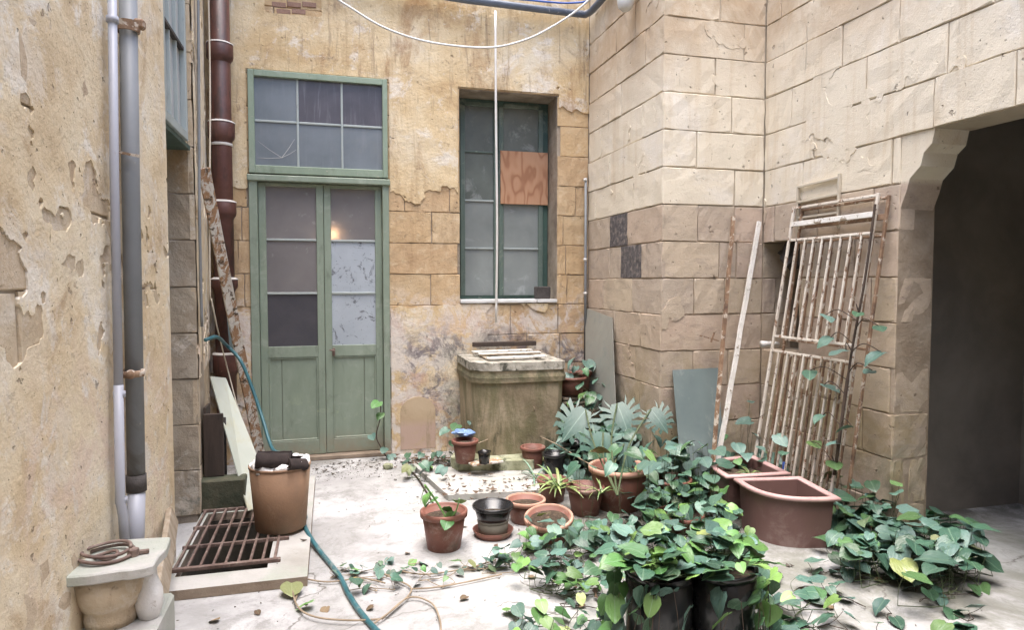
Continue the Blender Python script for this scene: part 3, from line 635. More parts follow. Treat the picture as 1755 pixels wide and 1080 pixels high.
# transom
tx0, tx1 = dxz(426, 200, Y0)[0]-.004, dxz(664, 200, Y0)[0]; tz0, tz1 = zt+.012, DZ1
bm = nb(); fwid = .048
for (p, q, t, v) in ((tx0, tz0, tx0+fwid, tz1), (tx1-fwid+.006, tz0, tx1, tz1), (tx0+fwid, tz0, tx1-fwid+.006, tz0+.065), (tx0+fwid, tz1-.05, tx1-fwid+.006, tz1)): box(bm, (p, Y0-.012, q), (t, YB+.06, v), .004)
tr = obj('transom_frame', bm, 'green_trim', dr)
gx = [tx0+fwid, dxz(510, 200, Y0)[0], dxz(586, 200, Y0)[0], tx1-fwid+.006]; gz = [tz0+.065, (tz0+tz1)/2+.012, tz1-.05]
for x in gx[1:3]: obj('glazing_bar', B((x-.009, Y0+.012, gz[0]), (x+.009, Y0+.036, gz[2]), .003), 'grey_paint', tr)
for i in range(3):
    obj('glazing_bar', B((gx[i]+(.009 if i else 0), Y0+.010, gz[1]-.009), (gx[i+1]-(.009 if i < 2 else 0), Y0+.034, gz[1]+.009), .003), 'grey_paint', tr)
tm = [['pane_blue', 'pane_blue', 'pane_blue'], ['pane_blue', 'pane_dark', 'pane_dark']]
for j in range(2):
    for i in range(3):
        g = .009; ry = R.uniform(-.003, .003)
        obj('pane', B((gx[i]+(g if i else 0), Y0+.02, gz[j]+(g if j else 0)), (gx[i+1]-(g if i < 2 else 0), Y0+.026, gz[j+1]-(g if j == 0 else 0))), tm[j][i], tr)
# star crack in the lower left pane
c = at(483, 270, Y=Y0+.019); bm = nb()
for (px, py) in ((443, 242), (505, 238), (441, 270), (508, 256)):
    q = at(px, py, Y=Y0+.019); tube(bm, [c, c.lerp(q, .55)+Vector((0, 0, -.006)), q], [.002, .0016, .0008], 4)
obj('crack', bm, 'white_cable', tr)
# lamp glowing inside the room behind the frosted panes
lp = thing('hanging_bulb', 'warm lit bulb seen blurred through the upper pane of the green door', 'lamp', at(569, 402, Y=YB+.26))
bm = nb(); bmesh.ops.create_uvsphere(bm, u_segments=16, v_segments=10, radius=.035); em = NT('warm_bulb'); em.b.inputs['Emission Color'].default_value = (1, .62, .32, 1); em.b.inputs['Emission Strength'].default_value = 55
obj('bulb', bm, em.m, lp, True, world=False)
bm = nb(); tube(bm, [(0, 0, .03), (0, 0, .09)], .015); tube(bm, [(0, 0, .09), (0, 0, 1.0)], .004, 6); obj('flex', bm, 'black_plastic', lp, world=False)

# ================================================================== WINDOW in the back wall
YW = YB+.27
wn = thing('casement_window', 'dark green eight-pane window set deep in the ochre wall', 'window', ((WX0+WX1)/2, YW, WZ0))
cx0, cx1 = WX0+.003, WX1-.003; cz0, cz1 = WZ0+.02, WZ1-.003
bm = nb()
for (p, q, t, v) in ((cx0, cz0, cx0+.05, cz1), (cx1-.05, cz0, cx1, cz1), (cx0+.05, cz1-.06, cx1-.05, cz1), (cx0+.05, cz0, cx1-.05, cz0+.03)): box(bm, (p, YW, q), (t, YW+.07, v), .003)
obj('window_frame', bm, 'green_dark', wn)
wm = dxz(854, 330, YW)[0]
zw = [dxz(860, y, YW)[1] for y in (178, 262, 345, 426, 506)]
for s, (a, b) in enumerate(((cx0+.052, wm), (wm+.003, cx1-.052))):
    bm = nb(); y0, y1 = YW-.006-.010*s, YW+.04
    st = .045
    for (p, q, t, v) in ((a, cz0+.03, a+st, cz1-.062), (b-st, cz0+.03, b, cz1-.062), (a+st, zw[0], b-st, cz1-.062), (a+st, cz0+.03, b-st, zw[4])): box(bm, (p, y0, q), (t, y1, v), .003)
    ca = obj('casement', bm, 'green_mid', wn)
    for k in (1, 2, 3): obj('glazing_bar', B((a+st, y0+.006, zw[k]-.008), (b-st, y1-.006, zw[k]+.008), .002), 'grey_paint' if k > 1 else 'green_mid', ca)  # top bar in darker paint: shade at the window head put into its colour
    for k in range(4): obj('pane', B((a+st, y0+.02, zw[k+1]+(.008 if k < 3 else 0)), (b-st, y0+.025, zw[k]-(.008 if k else 0))), 'pane_win' if k < 1 + (s == 0) else 'pane_sheen', ca)
p0, p1 = at(858, 349, Y=YW-.03), at(939, 262, Y=YW-.03)
tag(obj('plywood_sheet', B((p0.x, YW-.032, p0.z), (p1.x, YW-.018, p1.z), .001), 'ply', loc=(p0.x, YW, p0.z)), 'orange-brown plywood square covering one pane of the deep window', 'board')
obj('sill', B((WX0+.002, YB-.02, WZ0-.012), (WX1-.002, YW+.02, WZ0+.018), .004), 'sill', wn)
k = at(929, 517, Y=YB+.08); tag(obj('dark_block', B((k.x-.068, YB+.03, WZ0+.02), (k.x+.068, YB+.12, WZ0+.135), .008), 'dark_block', loc=(k.x, YB+.07, WZ0+.02)), 'small blackened block standing on the white window sill', 'block')

# ================================================================== LEFT HIGH WINDOW
lwn = thing('side_window', 'pale blue-grey shuttered window high above the recess', 'window', (-.8, 4.05, LZ))
ya, yb = 3.79, 4.36
def yz(px, py): p = at(px, py, X=-.8); return p.y, p.z
bm = nb()
for (p, q, t, v) in ((ya, LZ, ya+.035, 3.9), (yb-.035, LZ, yb, 3.9), (ya+.035, LZ, yb-.035, LZ+.05), (ya+.035, 3.84, yb-.035, 3.9)): box(bm, (-.86, p, q), (-.80, t, v), .003)
obj('window_frame', bm, 'grey_paint', lwn)
obj('soffit', B((-1.4, ya, LZ-.03), (-.815, 4.49, LZ-.002), .002), 'green_dark', lwn)
obj('mullion', B((-.9, yb+.001, LZ), (-.83, 4.49, 4.4)), 'stone_left', lwn)
rows_ = [LZ+.05, 2.86, 3.36, 3.84]; cols_ = [ya+.035, ya+.20, ya+.365, yb-.035]
for a, b in zip(rows_[1:3], rows_[1:3]): obj('cross_rail', B((-.852, ya+.035, a-.011), (-.806, yb-.035, a+.011), .003), 'dark_block', lwn)
for j in range(3):
    for i in range(3):
        z0, z1 = rows_[j]+(.011 if j else 0), rows_[j+1]-(.011 if j < 2 else 0)
        obj('pane', B((-.838, cols_[i]+.006, z0), (-.832, cols_[i+1]-.006, z1)), 'pane_left', lwn)
        if i: obj('glazing_bar', B((-.846, cols_[i]-.006, z0), (-.812, cols_[i]+.006, z1), .002), 'grey_paint', lwn)

# ================================================================== DRAIN GRATE
gr = thing('drain_grate', 'rusty iron bar grate lying over the open drain pit', 'grate', (-.53, 4.05, .052))
gx0, gx1, gy0, gy1, gzz = -.775, -.30, 3.62, 4.53, .062
for k in range(9):
    x = gx0+(gx1-gx0)*k/8; obj('bar', obox(nb(), (x, gy0, gzz+R.uniform(-.002, .002)), (x+R.uniform(-.004, .004), gy1, gzz), .013, .016, bev=.002), 'iron', gr)
for k, y in enumerate((gy0, gy0+.30, gy0+.60, gy1)): obj('cross_bar', obox(nb(), (gx0-.02, y, gzz-.002), (gx1+(.03 if k != 1 else .055), y+.005, gzz-.002), .024 if k in (0, 3) else .014, .02, bev=.002), 'iron', gr)

# ================================================================== THINGS NEAR THE LEFT
# mossy trough and brown cupboard front in the corner
tag(obj('stone_trough', B((-.83, 4.53, .051), (-.545, 4.66, .25), .008), 'mossy_dark', loc=(-.6, 4.7, .05)), 'low dark mossy stone block behind the drain grate', 'block')
cb = thing('low_cupboard', 'low brown wooden box under the downpipe beside the pale board', 'box', (-.66, 4.75, .251))
obj('panel', B((-.80, 4.62, .251), (-.68, 4.64, .66), .004), 'brown_wood', cb); obj('side_board', B((-.80, 4.641, .251), (-.785, 4.80, .70), .003), 'brown_wood', cb)
obj('back_board', B((-.80, 4.80, .05), (-.69, 4.815, .60), .003), 'dark_block', cb)
# leaning pale board
def slab_quad(name, pts, th, mat, label, cat, nrm=None):
    bm = nb(); pts = [Vector(p) for p in pts]
    nn = nrm or (pts[1]-pts[0]).cross(pts[3]-pts[0]).normalized()
    f = bm.faces.new([bm.verts.new(p) for p in pts]); e = bmesh.ops.extrude_face_region(bm, geom=[f])
    bmesh.ops.translate(bm, vec=nn*th, verts=[v for v in e['geom'] if isinstance(v, bmesh.types.BMVert)])
    bmesh.ops.recalc_face_normals(bm, faces=bm.faces[:]); return tag(obj(name, bm, mat, loc=tuple(pts[0])), label, cat)
slab_quad('leaning_board', [at(424, 877, Z=.053), at(470, 858, Z=.053), at(386, 649, Y=5.15), at(359, 646, Y=4.98)], .008, 'board_pale', 'pale grey-green board leaning in the corner behind the big terracotta pot', 'board')
# flaking plank
a, b = at(447, 786, Z=.06), at(349, 288, X=-.80)
bm = nb(); obox(bm, a, b, .078, .022, up=(.5, -1, 0), bev=.002)
tag(obj('flaking_plank', bm, 'flake_wood', loc=tuple(a)), 'long narrow plank with flaking white paint leaning across the brown downpipe', 'plank')
slab_quad('thin_strip', [at(394, 600, Y=5.62), at(404, 600, Y=5.62), at(392, 480, Y=5.72), at(384, 480, Y=5.72)], .01, 'sheet', 'short grey-blue strip standing behind the flaking plank', 'strip')
# downpipe
dpx = at(381, 300, Y=5.76).x; DP = thing('downpipe', 'dark red-brown cast iron downpipe with collars in the corner', 'pipe', (dpx, 5.76, 0))
obj('pipe_shaft', tube(nb(), [(dpx, 5.76, .4), (dpx, 5.76, 4.6)], .076, 20), 'brown_pipe', DP, True)
for y0, y1 in ((70, 96), (206, 234), (344, 368), (478, 494), (608, 640)):
    z1, z0 = at(381, y0, Y=5.68).z, at(381, y1, Y=5.68).z
    c = obj('collar', lathe(nb(), [(.077, z0-.03), (.085, z0-.012), (.096, z0), (.1, z0+.02), (.1, z1-.008), (.094, z1), (.077, z1)], 20, (dpx, 5.76, 0)), 'brown_pipe', DP, True)
    obj('dust_ridge', lathe(nb(), [(.077, z1+.012), (.09, z1+.008), (.101, z1+.002), (.1015, z1-.006)], 20, (dpx, 5.76, 0), .05, z1), 'dust', c, True)
    if y0 == 206: obj('strap', lathe(nb(), [(.079, z0-.06), (.082, z0-.058), (.082, z0-.04), (.079, z0-.038)], 20, (dpx, 5.76, 0)), 'dust', c, True)
def cable(name, pts, r, mat, label, cat, n=6, seg=8, group=None):
    P_ = smoothpath(pts, n); o = obj(name, tube(nb(), P_, r, seg), mat, smooth=True, loc=tuple(P_[0])); return tag(o, label, cat, group)
cable('wall_conduit', [at(339, -60, X=-.79), at(341, 200, X=-.79), at(342, 380, X=-.79), at(346, 560, X=-.79)], .009, 'grey_pipe', 'thin grey conduit running up the wall edge beside the recess', 'pipe')
cable('wall_cable', [at(356, -60, X=-.80), at(360, 150, X=-.805), at(359, 380, X=-.80), at(360, 515, X=-.80)], .006, 'cream_cable', 'thin cream cable running up just beside the brown downpipe', 'cable')
cable('cord', [at(362, 512, X=-.78), at(372, 560, X=-.76), at(388, 625, Y=5.4), at(408, 700, Y=5.3), at(424, 745, Y=5.3)], .005, 'cream_cable', 'thin pale cord hanging behind the pale leaning board', 'cord')
# hose
cable('garden_hose', [at(352, 583, X=-.78), at(372, 578, X=-.74), at(388, 592, Y=5.3), at(412, 618, Y=5.25), at(432, 665, Y=5.2), at(450, 718, Y=5.1), at(467, 770, Y=4.9), (-.29, 4.55, .36), (-.24, 4.40, .12), (-.17, 4.26, .066), at(520, 893, Z=.065), at(528, 915, Z=.05), at(548, 945, Z=.02), at(580, 985, Z=.015), at(598, 1020, Z=.015), at(618, 1050, Z=.015), at(650, 1085, Z=.015), at(700, 1120, Z=.015)], .0125, 'hose', 'blue-green garden hose coming down the door frame and across the floor', 'hose', 8)
# pipes on the near left wall
def lx_(y, off): return -.8-.068*(3.78-y)+off
def onleft(px, py, off):
    x = -.84
    for _ in range(12): p = at(px, py, X=x); x = lx_(p.y, off)
    return at(px, py, X=x)
wp = thing('white_drain_pipe', 'slim white plastic pipe running down the peeling wall', 'pipe', onleft(212, 925, .04))
obj('pipe_shaft', tube(nb(), [onleft(192, -30, .04), onleft(196, 300, .04), onleft(203, 660, .04)], .0165, 14), 'white_pvc', wp, True)
obj('pipe_shaft', tube(nb(), [onleft(203, 660, .04), onleft(206, 858, .04), onleft(211, 885, .045), onleft(216, 960, .05)], .018, 14), 'white_pvc', wp, True)
for py in (33, 676, 858):
    p = onleft(192+13*py/700, py, .04); obj('joint', tube(nb(), [p-Vector((0, 0, .012)), p+Vector((0, 0, .012))], .0225, 14), 'white_pvc', wp, True)
gp = thing('grey_drain_pipe', 'thicker grey pipe with a white lower end beside the slim white pipe', 'pipe', onleft(232, 925, .06))
top, bot = onleft(219, -30, .055), onleft(234, 838, .055)
obj('pipe_shaft', tube(nb(), [top, top.lerp(bot, .4)+Vector((-.002, 0, 0)), bot], .0345, 18), 'grey_pipe', gp, True)
obj('pipe_foot', tube(nb(), [bot, onleft(231, 965, .06)], .034, 18), 'white_pvc', gp, True)
obj('coupling', tube(nb(), [bot-Vector((0, 0, .01)), bot+Vector((0, 0, .06))], .039, 18), 'dark_block', gp, True)
bm = nb(); c = onleft(224, 640, .055)
bmesh.ops.create_uvsphere(bm, u_segments=10, v_segments=6, radius=.02, matrix=Matrix.Translation(c+Vector((.01, -.04, 0))))
lathe(bm, [(.037, -.012), (.05, -.014), (.054, 0), (.05, .014), (.037, .012)], 16, c, .25); obj('clamp', bm, 'rust', gp, True)
bm = nb(); c = onleft(228, 46, .06); lathe(bm, [(.036, -.02), (.046, -.02), (.048, .02), (.036, .018)], 12, onleft(219, 46, .055), .2); box(bm, c+Vector((.01, -.06, -.02)), c+Vector((.055, -.02, .02)), .008); obj('clamp', bm, 'rust', gp)
bm = nb(); c = onleft(221, 266, .06); obox(bm, c+Vector((-.05, -.02, .01)), c+Vector((.045, -.02, -.005)), .01, .01); obj('bracket', bm, 'rust', gp)
# stone slab, bowl, ring cover, jar
sl = nb()
prism(sl, [(-.93, 2.555), (-.80, 2.55), (-.72, 2.565), (-.69, 2.56), (-.645, 2.57), (-.618, 2.585), (-.622, 2.66), (-.61, 2.74), (-.622, 2.86), (-.75, 2.875), (-.93, 2.87)], .462, .50)
bmesh.ops.bevel(sl, geom=sl.edges[:], offset=.005, segments=1, affect='EDGES')
tag(obj('stone_shelf', sl, 'slab', loc=(-.75, 2.65, .468)), 'square stone slab with the rusty rings on top, at the foot of the drain pipes', 'slab')
tag(obj('stone_plinth', B((-.95, 2.42, .002), (-.62, 2.90, .262), .012), 'slab', loc=(-.75, 2.6, 0)), 'pale stone block beneath the stone bowl', 'block')
c = (-.79, 2.70, .263)
tag(obj('stone_bowl', lathe(nb(), [(.0, 0), (.085, 0), (.09, .03), (.088, .06), (.10, .075), (.118, .12), (.127, .196), (0, .196)], 28, c, .03), 'stone_left', smooth=True, loc=c), 'heavy stone bowl squeezed under the square slab', 'bowl')
tag(obj('white_jar', lathe(nb(), [(0, 0), (.036, 0), (.048, .05), (.047, .10), (.03, .15), (.028, .196), (0, .196)], 20, (-.665, 2.70, .263)), 'bag', smooth=True, loc=(-.66, 2.66, .281)), 'white rounded jar beside the stone bowl', 'jar')
rg = thing('iron_rings', 'rusty coiled iron rings and bolt lying on the square stone slab', 'rings', (-.80, 2.70, .502))
for i, (r, dz) in enumerate(((.088, .012), (.078, .03), (.035, .008))):
    obj('ring', tube(nb(), [(-.80+r*math.cos(t), 2.70+r*math.sin(t)*.95, .50+dz+.004*math.sin(t*2)) for t in [2*PI*k/28 for k in range(28)]], .0065, 8), 'iron', rg, True)
bm = nb(); obox(bm, (-.73, 2.69, .512), (-.66, 2.70, .51), .014, .014, bev=.002); lathe(bm, [(0, -.012), (.02, -.012), (.02, .012), (0, .012)], 8, (-.71, 2.69, .514)); obj('bolt', bm, 'iron', rg)
bm = nb(); obox(bm, (-.655, 2.55, .0), (-.785, 3.66, .33), .10, .028, up=(1, .1, .3), bev=.004)
tag(obj('edge_plank', bm, 'old_wood', loc=(-.66, 2.6, 0)), 'weathered board standing on edge between the stone slab and the drain slab', 'plank')

# ================================================================== OVERHEAD
zc = at(990, 22, Y=5.78).z
pts = [(-.9, 5.79, zc+.16), (.2, 5.79, zc+.08), (1.0, 5.79, zc+.02), (1.4, 5.79, zc+.01), (2.15, 5.79, zc), (2.25, 5.75, zc-.005), (2.27, 5.6, zc), (2.27, 5.2, zc+.02), (2.26, 3.5, zc+.1)]
cable('overhead_pipe', pts, .031, 'blue_pipe', 'blue-grey pipe crossing the top of the back wall into the corner', 'pipe', 6, 12)
cable('blue_cable', [(-.9, 5.74, zc+.22), (.2, 5.74, zc+.14), (1.2, 5.74, zc+.05), (1.7, 5.73, zc+.045), (2.1, 5.72, zc+.06), (2.24, 5.5, zc+.06), (2.25, 4.6, zc+.1)], .009, 'blue_cable', 'thin blue cable lying along the overhead pipe', 'cable')
cable('white_cable', [at(560, -14, Y=5.5), at(600, 12, Y=5.5), at(655, 45, Y=5.5), at(720, 68, Y=5.5), at(790, 79, Y=5.5), at(850, 80, Y=5.5), at(905, 66, Y=5.45), at(950, 43, Y=5.4), at(985, 20, Y=5.35), at(1015, -6, Y=5.3)], .0085, 'white_cable', 'white cable sagging in a loop across the top of the ochre wall', 'cable')
cable('hanging_conduit', [at(849, 18, Y=5.74), at(850, 200, Y=5.74), at(852, 400, Y=5.76), at(850, 553, Y=5.80)], .0105, 'white_cable', 'straight white conduit hanging down in front of the deep window', 'pipe', 4)
ld = thing('corner_conduit', 'thin grey conduit with white clips in the corner beside the pale wall', 'pipe', at(1003, 610, Y=5.80))
obj('pipe_shaft', tube(nb(), [at(1004, 305, Y=5.82), at(1003, 640, Y=5.82)], .0125, 10), 'grey_pipe', ld, True)
for py in (308, 445, 503): 
    p = at(1003, py, Y=5.82); obj('clip', tube(nb(), [p-Vector((0, 0, .012)), p+Vector((0, 0, .012))], .0165, 10), 'white_cable', ld, True)
lm = thing('wall_lamp', 'white globe lamp fixed high on the pale wall', 'lamp', at(1072, 2, X=2.22))
bm = nb(); lathe(bm, [(0, -.075), (.03, -.07), (.055, -.045), (.066, 0), (.06, .04), (.04, .07), (.0, .075)], 20); obj('globe', bm, 'white_cable', lm, True, world=False)
bm = nb(); lathe(bm, [(0, .06), (.045, .06), (.045, .10), (0, .10)], 16); obox(bm, (0, 0, .08), (.1, 0, .08), .03, .02); obj('bracket', bm, 'grey_pipe', lm, world=False)

# ================================================================== WELL
wl = thing('stone_well', 'mossy stone well head with a rounded corner built against the back wall', 'well', (1.46, 5.5, 0))
wx0, wx1, wy0, wy1 = 1.09, 1.83, 5.14, YB-.02
def well_outline(o=0.):
    r = .17; p = [(wx1+o, wy1), (wx1+o, wy0+.05-o), (wx1-.05+o, wy0-o)]
    p += [(wx0+r-(r+o)*math.sin(t), wy0+r-(r+o)*math.cos(t)) for t in [PI/2*k/8 for k in range(9)]]
    return p+[(wx0-o, wy1)]
bm = nb(); wc = Vector(((wx0+wx1)/2, wy1, 0)); lv_ = [(.04, -.02), (.30, -.013), (.60, -.003), (.70, .0), (.705, .018), (.745, .022), (.775, .012), (.80, .012)]
rg_ = [[bm.verts.new((x, y, z)) for x, y in well_outline(o)] for z, o in lv_]
for a, b in zip(rg_, rg_[1:]):
    for k in range(len(a)): bm.faces.new((a[k], a[(k+1) % len(a)], b[(k+1) % len(a)], b[k]))
bmesh.ops.recalc_face_normals(bm, faces=bm.faces[:]); obj('well_body', bm, 'well', wl)
bm = nb(); prism(bm, well_outline(.02), .803, .865); 
for v in bm.verts: v.co += Vector((R.uniform(-.004, .004), R.uniform(-.004, .004) if v.co.y < wy1-.01 else 0, R.uniform(-.004, .004)))
obj('rim_slab', bm, 'well_top', wl)
ld_ = thing('well_lid', 'flaking white wooden frame lid lying on the well head', 'lid', (1.45, 5.5, .875))
for i, (y, dz, x0, x1) in enumerate(((5.30, .012, 1.22, 1.72), (5.40, .03, 1.18, 1.70), (5.53, .022, 1.20, 1.74), (5.66, .03, 1.17, 1.71))):
    obj('slat', obox(nb(), (x0, y, .874+dz), (x1, y+R.uniform(-.02, .02), .878+dz), .085 if i != 1 else .02, .014, bev=.002), 'white_paint' if i != 1 else 'old_wood', ld_)
for x in (1.23, 1.66): obj('rail', obox(nb(), (x, 5.28, .874+.004), (x+.01, 5.68, .874+.004), .03, .008), 'old_wood', ld_)
p = at(810, 591, Y=5.8); q = at(918, 588, Y=5.8)
tag(obj('batten', obox(nb(), p, q, .05, .04, bev=.004), 'brown_wood', loc=tuple(p)), 'dark brown batten fixed to the wall just above the well lid', 'batten')
# mossy step and raised slab before the well
tag(obj('raised_paving', prism(nb(), [(.76, 4.50), (1.75, 4.42), (1.85, 5.13), (1.0, 5.13), (.62, 5.36)], .002, .042), ['slab'], loc=(1.2, 4.8, 0)), kind='structure')
st_ = prism(nb(), [(.93, 5.06), (1.50, 4.93), (1.62, 5.12), (1.60, 5.30), (1.0, 5.45), (.90, 5.2)], .046, .12)
tag(obj('mossy_step', st_, 'mossy', loc=(1.2, 5.1, .046)), 'low mossy stone step at the foot of the well', 'step')

# ================================================================== RIGHT: bars, sheets, gate
def bar(name, p, q, w_, t_, mat, label, cat='bar', up=(0, -1, 0), seg=0):
    bm = nb()
    p, q = Vector(p), Vector(q); n_ = 10; pts = [p.lerp(q, k/n_)+Vector((R.uniform(-.003, .003), 0, 0))*(0 < k < n_) for k in range(n_+1)]
    for a, b in zip(pts, pts[1:]): obox(bm, a, b, w_, t_, up=up)
    return tag(obj(name, bm, mat, loc=tuple(p)), label, cat)
bar('rusty_bar', at(1215, 872, Z=.0), at(1257, 371, Y=4.40), .022, .02, 'rust', 'rusty iron bar leaning beside the straight white strip')
bar('white_strip', at(1217, 868, Z=.0), at(1301, 380, Y=4.40), .030, .018, 'white_paint', 'straight white painted strip leaning right beside the rusty bar', 'strip')
p = at(1212, 582, Y=4.39); bm = nb(); obox(bm, p+Vector((-.06, 0, .03)), p+Vector((.08, -.03, -.01)), .012, .01); obox(bm, p+Vector((.02, -.02, -.02)), p+Vector((.045, -.02, .05)), .01, .01); tag(obj('bent_hinge', bm, 'rust', loc=tuple(p)), 'small bent rusty hinge on the wall behind the rusty bar', 'hinge')
slab_quad('leaning_sheet', [at(1172, 868, Z=.004), at(1246, 862, Z=.004), at(1230, 631, Y=4.41), at(1152, 635, Y=4.41)], .006, 'sheet', 'grey-green sheet leaning on the pale wall behind the plants', 'sheet')
slab_quad('corner_sheet', [at(1004, 700, X=2.18), at(1056, 706, X=2.22), at(1050, 545, X=2.30), at(1004, 528, X=2.30)], .005, 'sheet_pale', 'thin grey sheet standing in the wall corner above the potted plants', 'sheet')
def gate(name, label, xb, xt, ya, yb, zt, mat, nb_, upper=True, dz=0., rod=.0125):
    g = thing(name, label, 'gate', ((xb+xt)/2, (ya+yb)/2, 0))
    def P_(y, z): return Vector((xb+(xt-xb)*z/2.0, y, z))
    N_ = Vector((-1, 0, (xt-xb)/2.0)).normalized()
    def rl(y0, z0, y1, z1, w_, t_, nm, off=0., m=mat):
        return obj(nm, obox(nb(), P_(y0, z0)+N_*off, P_(y1, z1)+N_*off, w_, t_, up=N_, bev=.002), m, g)
    rl(ya, .01, ya, zt, .019, .016, 'stile'); rl(yb, .01, yb, zt, .019, .016, 'stile')
    zs_ = [zt-.012, zt-.125, zt-.235, zt-.90, zt-1.0, .14]
    for i, z in enumerate(zs_):
        rl(ya+.01, z, yb-.01, z, .034 if i == 1 else .016, .012, 'rail', .0 if i != 1 else .004, 'white_paint' if i == 1 and upper else mat)
    for k in range(1, nb_):
        y = ya+(yb-ya)*k/nb_
        rl(y, zs_[3], y+R.uniform(-.004, .004), zs_[2], rod, rod, 'bar'); rl(y+.01, zs_[5], y+R.uniform(-.006, .006), zs_[4], rod, rod, 'bar')
    return g
gate('iron_gate', 'rusty white-painted iron bar gate, foremost of the two leaning on the wall', 2.80, 3.12, 3.285, 4.03, 2.03, 'rust_white', 9)
gate('iron_gate', 'browner rusted iron gate tucked behind the white-painted gate', 2.87, 3.142, 3.225, 3.97, 2.01, 'rust', 9, False)
sf = thing('small_frame', 'small cream metal frame sticking up above the leaning gates', 'frame', (3.13, 3.85, 1.9))
for (p, q) in (((3.145, 4.02, 1.80), (3.145, 4.02, 2.17)), ((3.145, 3.63, 1.85), (3.145, 3.63, 2.20)), ((3.145, 4.02, 2.165), (3.145, 3.64, 2.175)), ((3.145, 4.02, 2.06), (3.145, 3.64, 2.07)), ((3.145, 4.02, 1.95), (3.145, 3.64, 1.95))):
    obj('rail', obox(nb(), p, q, .016, .018, up=(1, 0, 0), bev=.002), 'cream_cable', sf)
p = at(1305, 590, X=3.05); tag(obj('pipe_stub', tube(nb(), [p+Vector((.16, .03, -.01)), p+Vector((.04, 0, 0)), p], [.022, .022, .026], 14), 'white_cable', smooth=True, loc=tuple(p)), 'short white pipe end poking out beside the gate', 'pipe')

# ================================================================== POTS
def pot(label, c, rt_, rb_, h, mat='terracotta', rim=.022, lip=.008, soil=.82, name='flower_pot', cat='pot', tilt=None, rimmat=None, group=None, seg=32, fill=True):
    o = thing(name, label, cat, c, 0, group)
    if tilt: o.rotation_euler = tilt
    t = max(.004, rt_*.05)
    obj('pot_body', lathe(nb(), [(0, 0), (rb_, 0), (rb_+(rt_-rb_)*.5, h*.5), (rt_, h-.001), (rt_-t, h-.001), (rb_-t, .012), (0, .012)], seg, wob=.006), mat, o, True, world=False)
    obj('rim', lathe(nb(), [(rt_+.0005, h-rim), (rt_+lip, h-rim), (rt_+lip+.001, h), (rt_+lip*.5, h+.004), (rt_-t-.001, h+.003), (rt_-t-.001, h-.02)], seg, wob=.006), rimmat or mat, o, True, world=False)
    if fill:
        zf = h*soil; rf = rb_+(rt_-rb_)*soil-t-.002
        obj('soil', lathe(nb(), [(0, zf+.012), (rf*.5, zf+.01), (rf, zf)], 20, wob=.05), 'soil', o, True, world=False)
    return o
def gp_(px, py, Z=0.): p = at(px, py, Z=Z); return (p.x, p.y, Z)
# big old pot with rolled cloth
bp = (-.30, 4.10, .071)
pot('large weathered terracotta pot holding a dark rolled cloth, by the drain grate', bp, .172, .142, .37, 'terracotta_old', rim=.01, lip=.002, soil=.86, name='terracotta_pot')
bm = nb()
ang = .25
for i in range(25):
    t = 2*PI*1.9*i/24; r = .028+.035*i/24
# rolled cloth: spiral sheet
prof = []
for i in range(40):
    t = 2*PI*2.1*i/39; r = .020+.034*i/39; prof.append((r*math.cos(t), r*math.sin(t)*.8))
for k, x in enumerate([-.12+.24*j/8 for j in range(9)]):
    for (a_, b_) in prof: bm.verts.new((x+.01*math.sin(a_*60), a_+.006*mn.noise(Vector((x*20, a_*30, 1))), b_+.006*mn.noise(Vector((x*25, b_*30, 5)))))
bm.verts.ensure_lookup_table()
for k in range(8):
    for i in range(39): bm.faces.new([bm.verts[j] for j in (k*40+i, k*40+i+1, (k+1)*40+i+1, (k+1)*40+i)])
roll_ = obj('cloth_roll', bm, 'cloth', smooth=True, world=False); roll_.location = (-.325, 4.01, .49); roll_.rotation_euler = (.1, .10, .1); roll_.scale = (.78, 1.35, 1.25)
md = roll_.modifiers.new('thick', 'SOLIDIFY'); md.thickness = .006
tag(roll_, 'dark brown rolled cloth lying on top of the large terracotta pot', 'cloth')
bm = nb(); NG = 22
for j in range(NG+1):
    for i in range(NG+1):
        x, y = (i/NG-.5)*.46, (j/NG-.5)*.46; q = math.hypot(x, y); zz = .03+.02*math.cos(q*9)+.035*fbm(x*14, y*14, 2, 3)
        if q > .165:
            e_ = q-.165; lim = .168+.004*fbm(x*9, y*9, 5, 2); x, y = x*min(q, lim)/q, y*min(q, lim)/q; zz -= min(e_, .06)*.15
        bm.verts.new((x, y, zz))
bm.verts.ensure_lookup_table()
for j in range(NG):
    for i in range(NG): bm.faces.new([bm.verts[k] for k in (j*(NG+1)+i, j*(NG+1)+i+1, (j+1)*(NG+1)+i+1, (j+1)*(NG+1)+i)])
o = obj('crumpled_bag', bm, 'bag', smooth=True, world=False); o.location = (bp[0], bp[1], .425); tag(o, 'crumpled white plastic bag under the rolled cloth in the terracotta pot', 'bag')

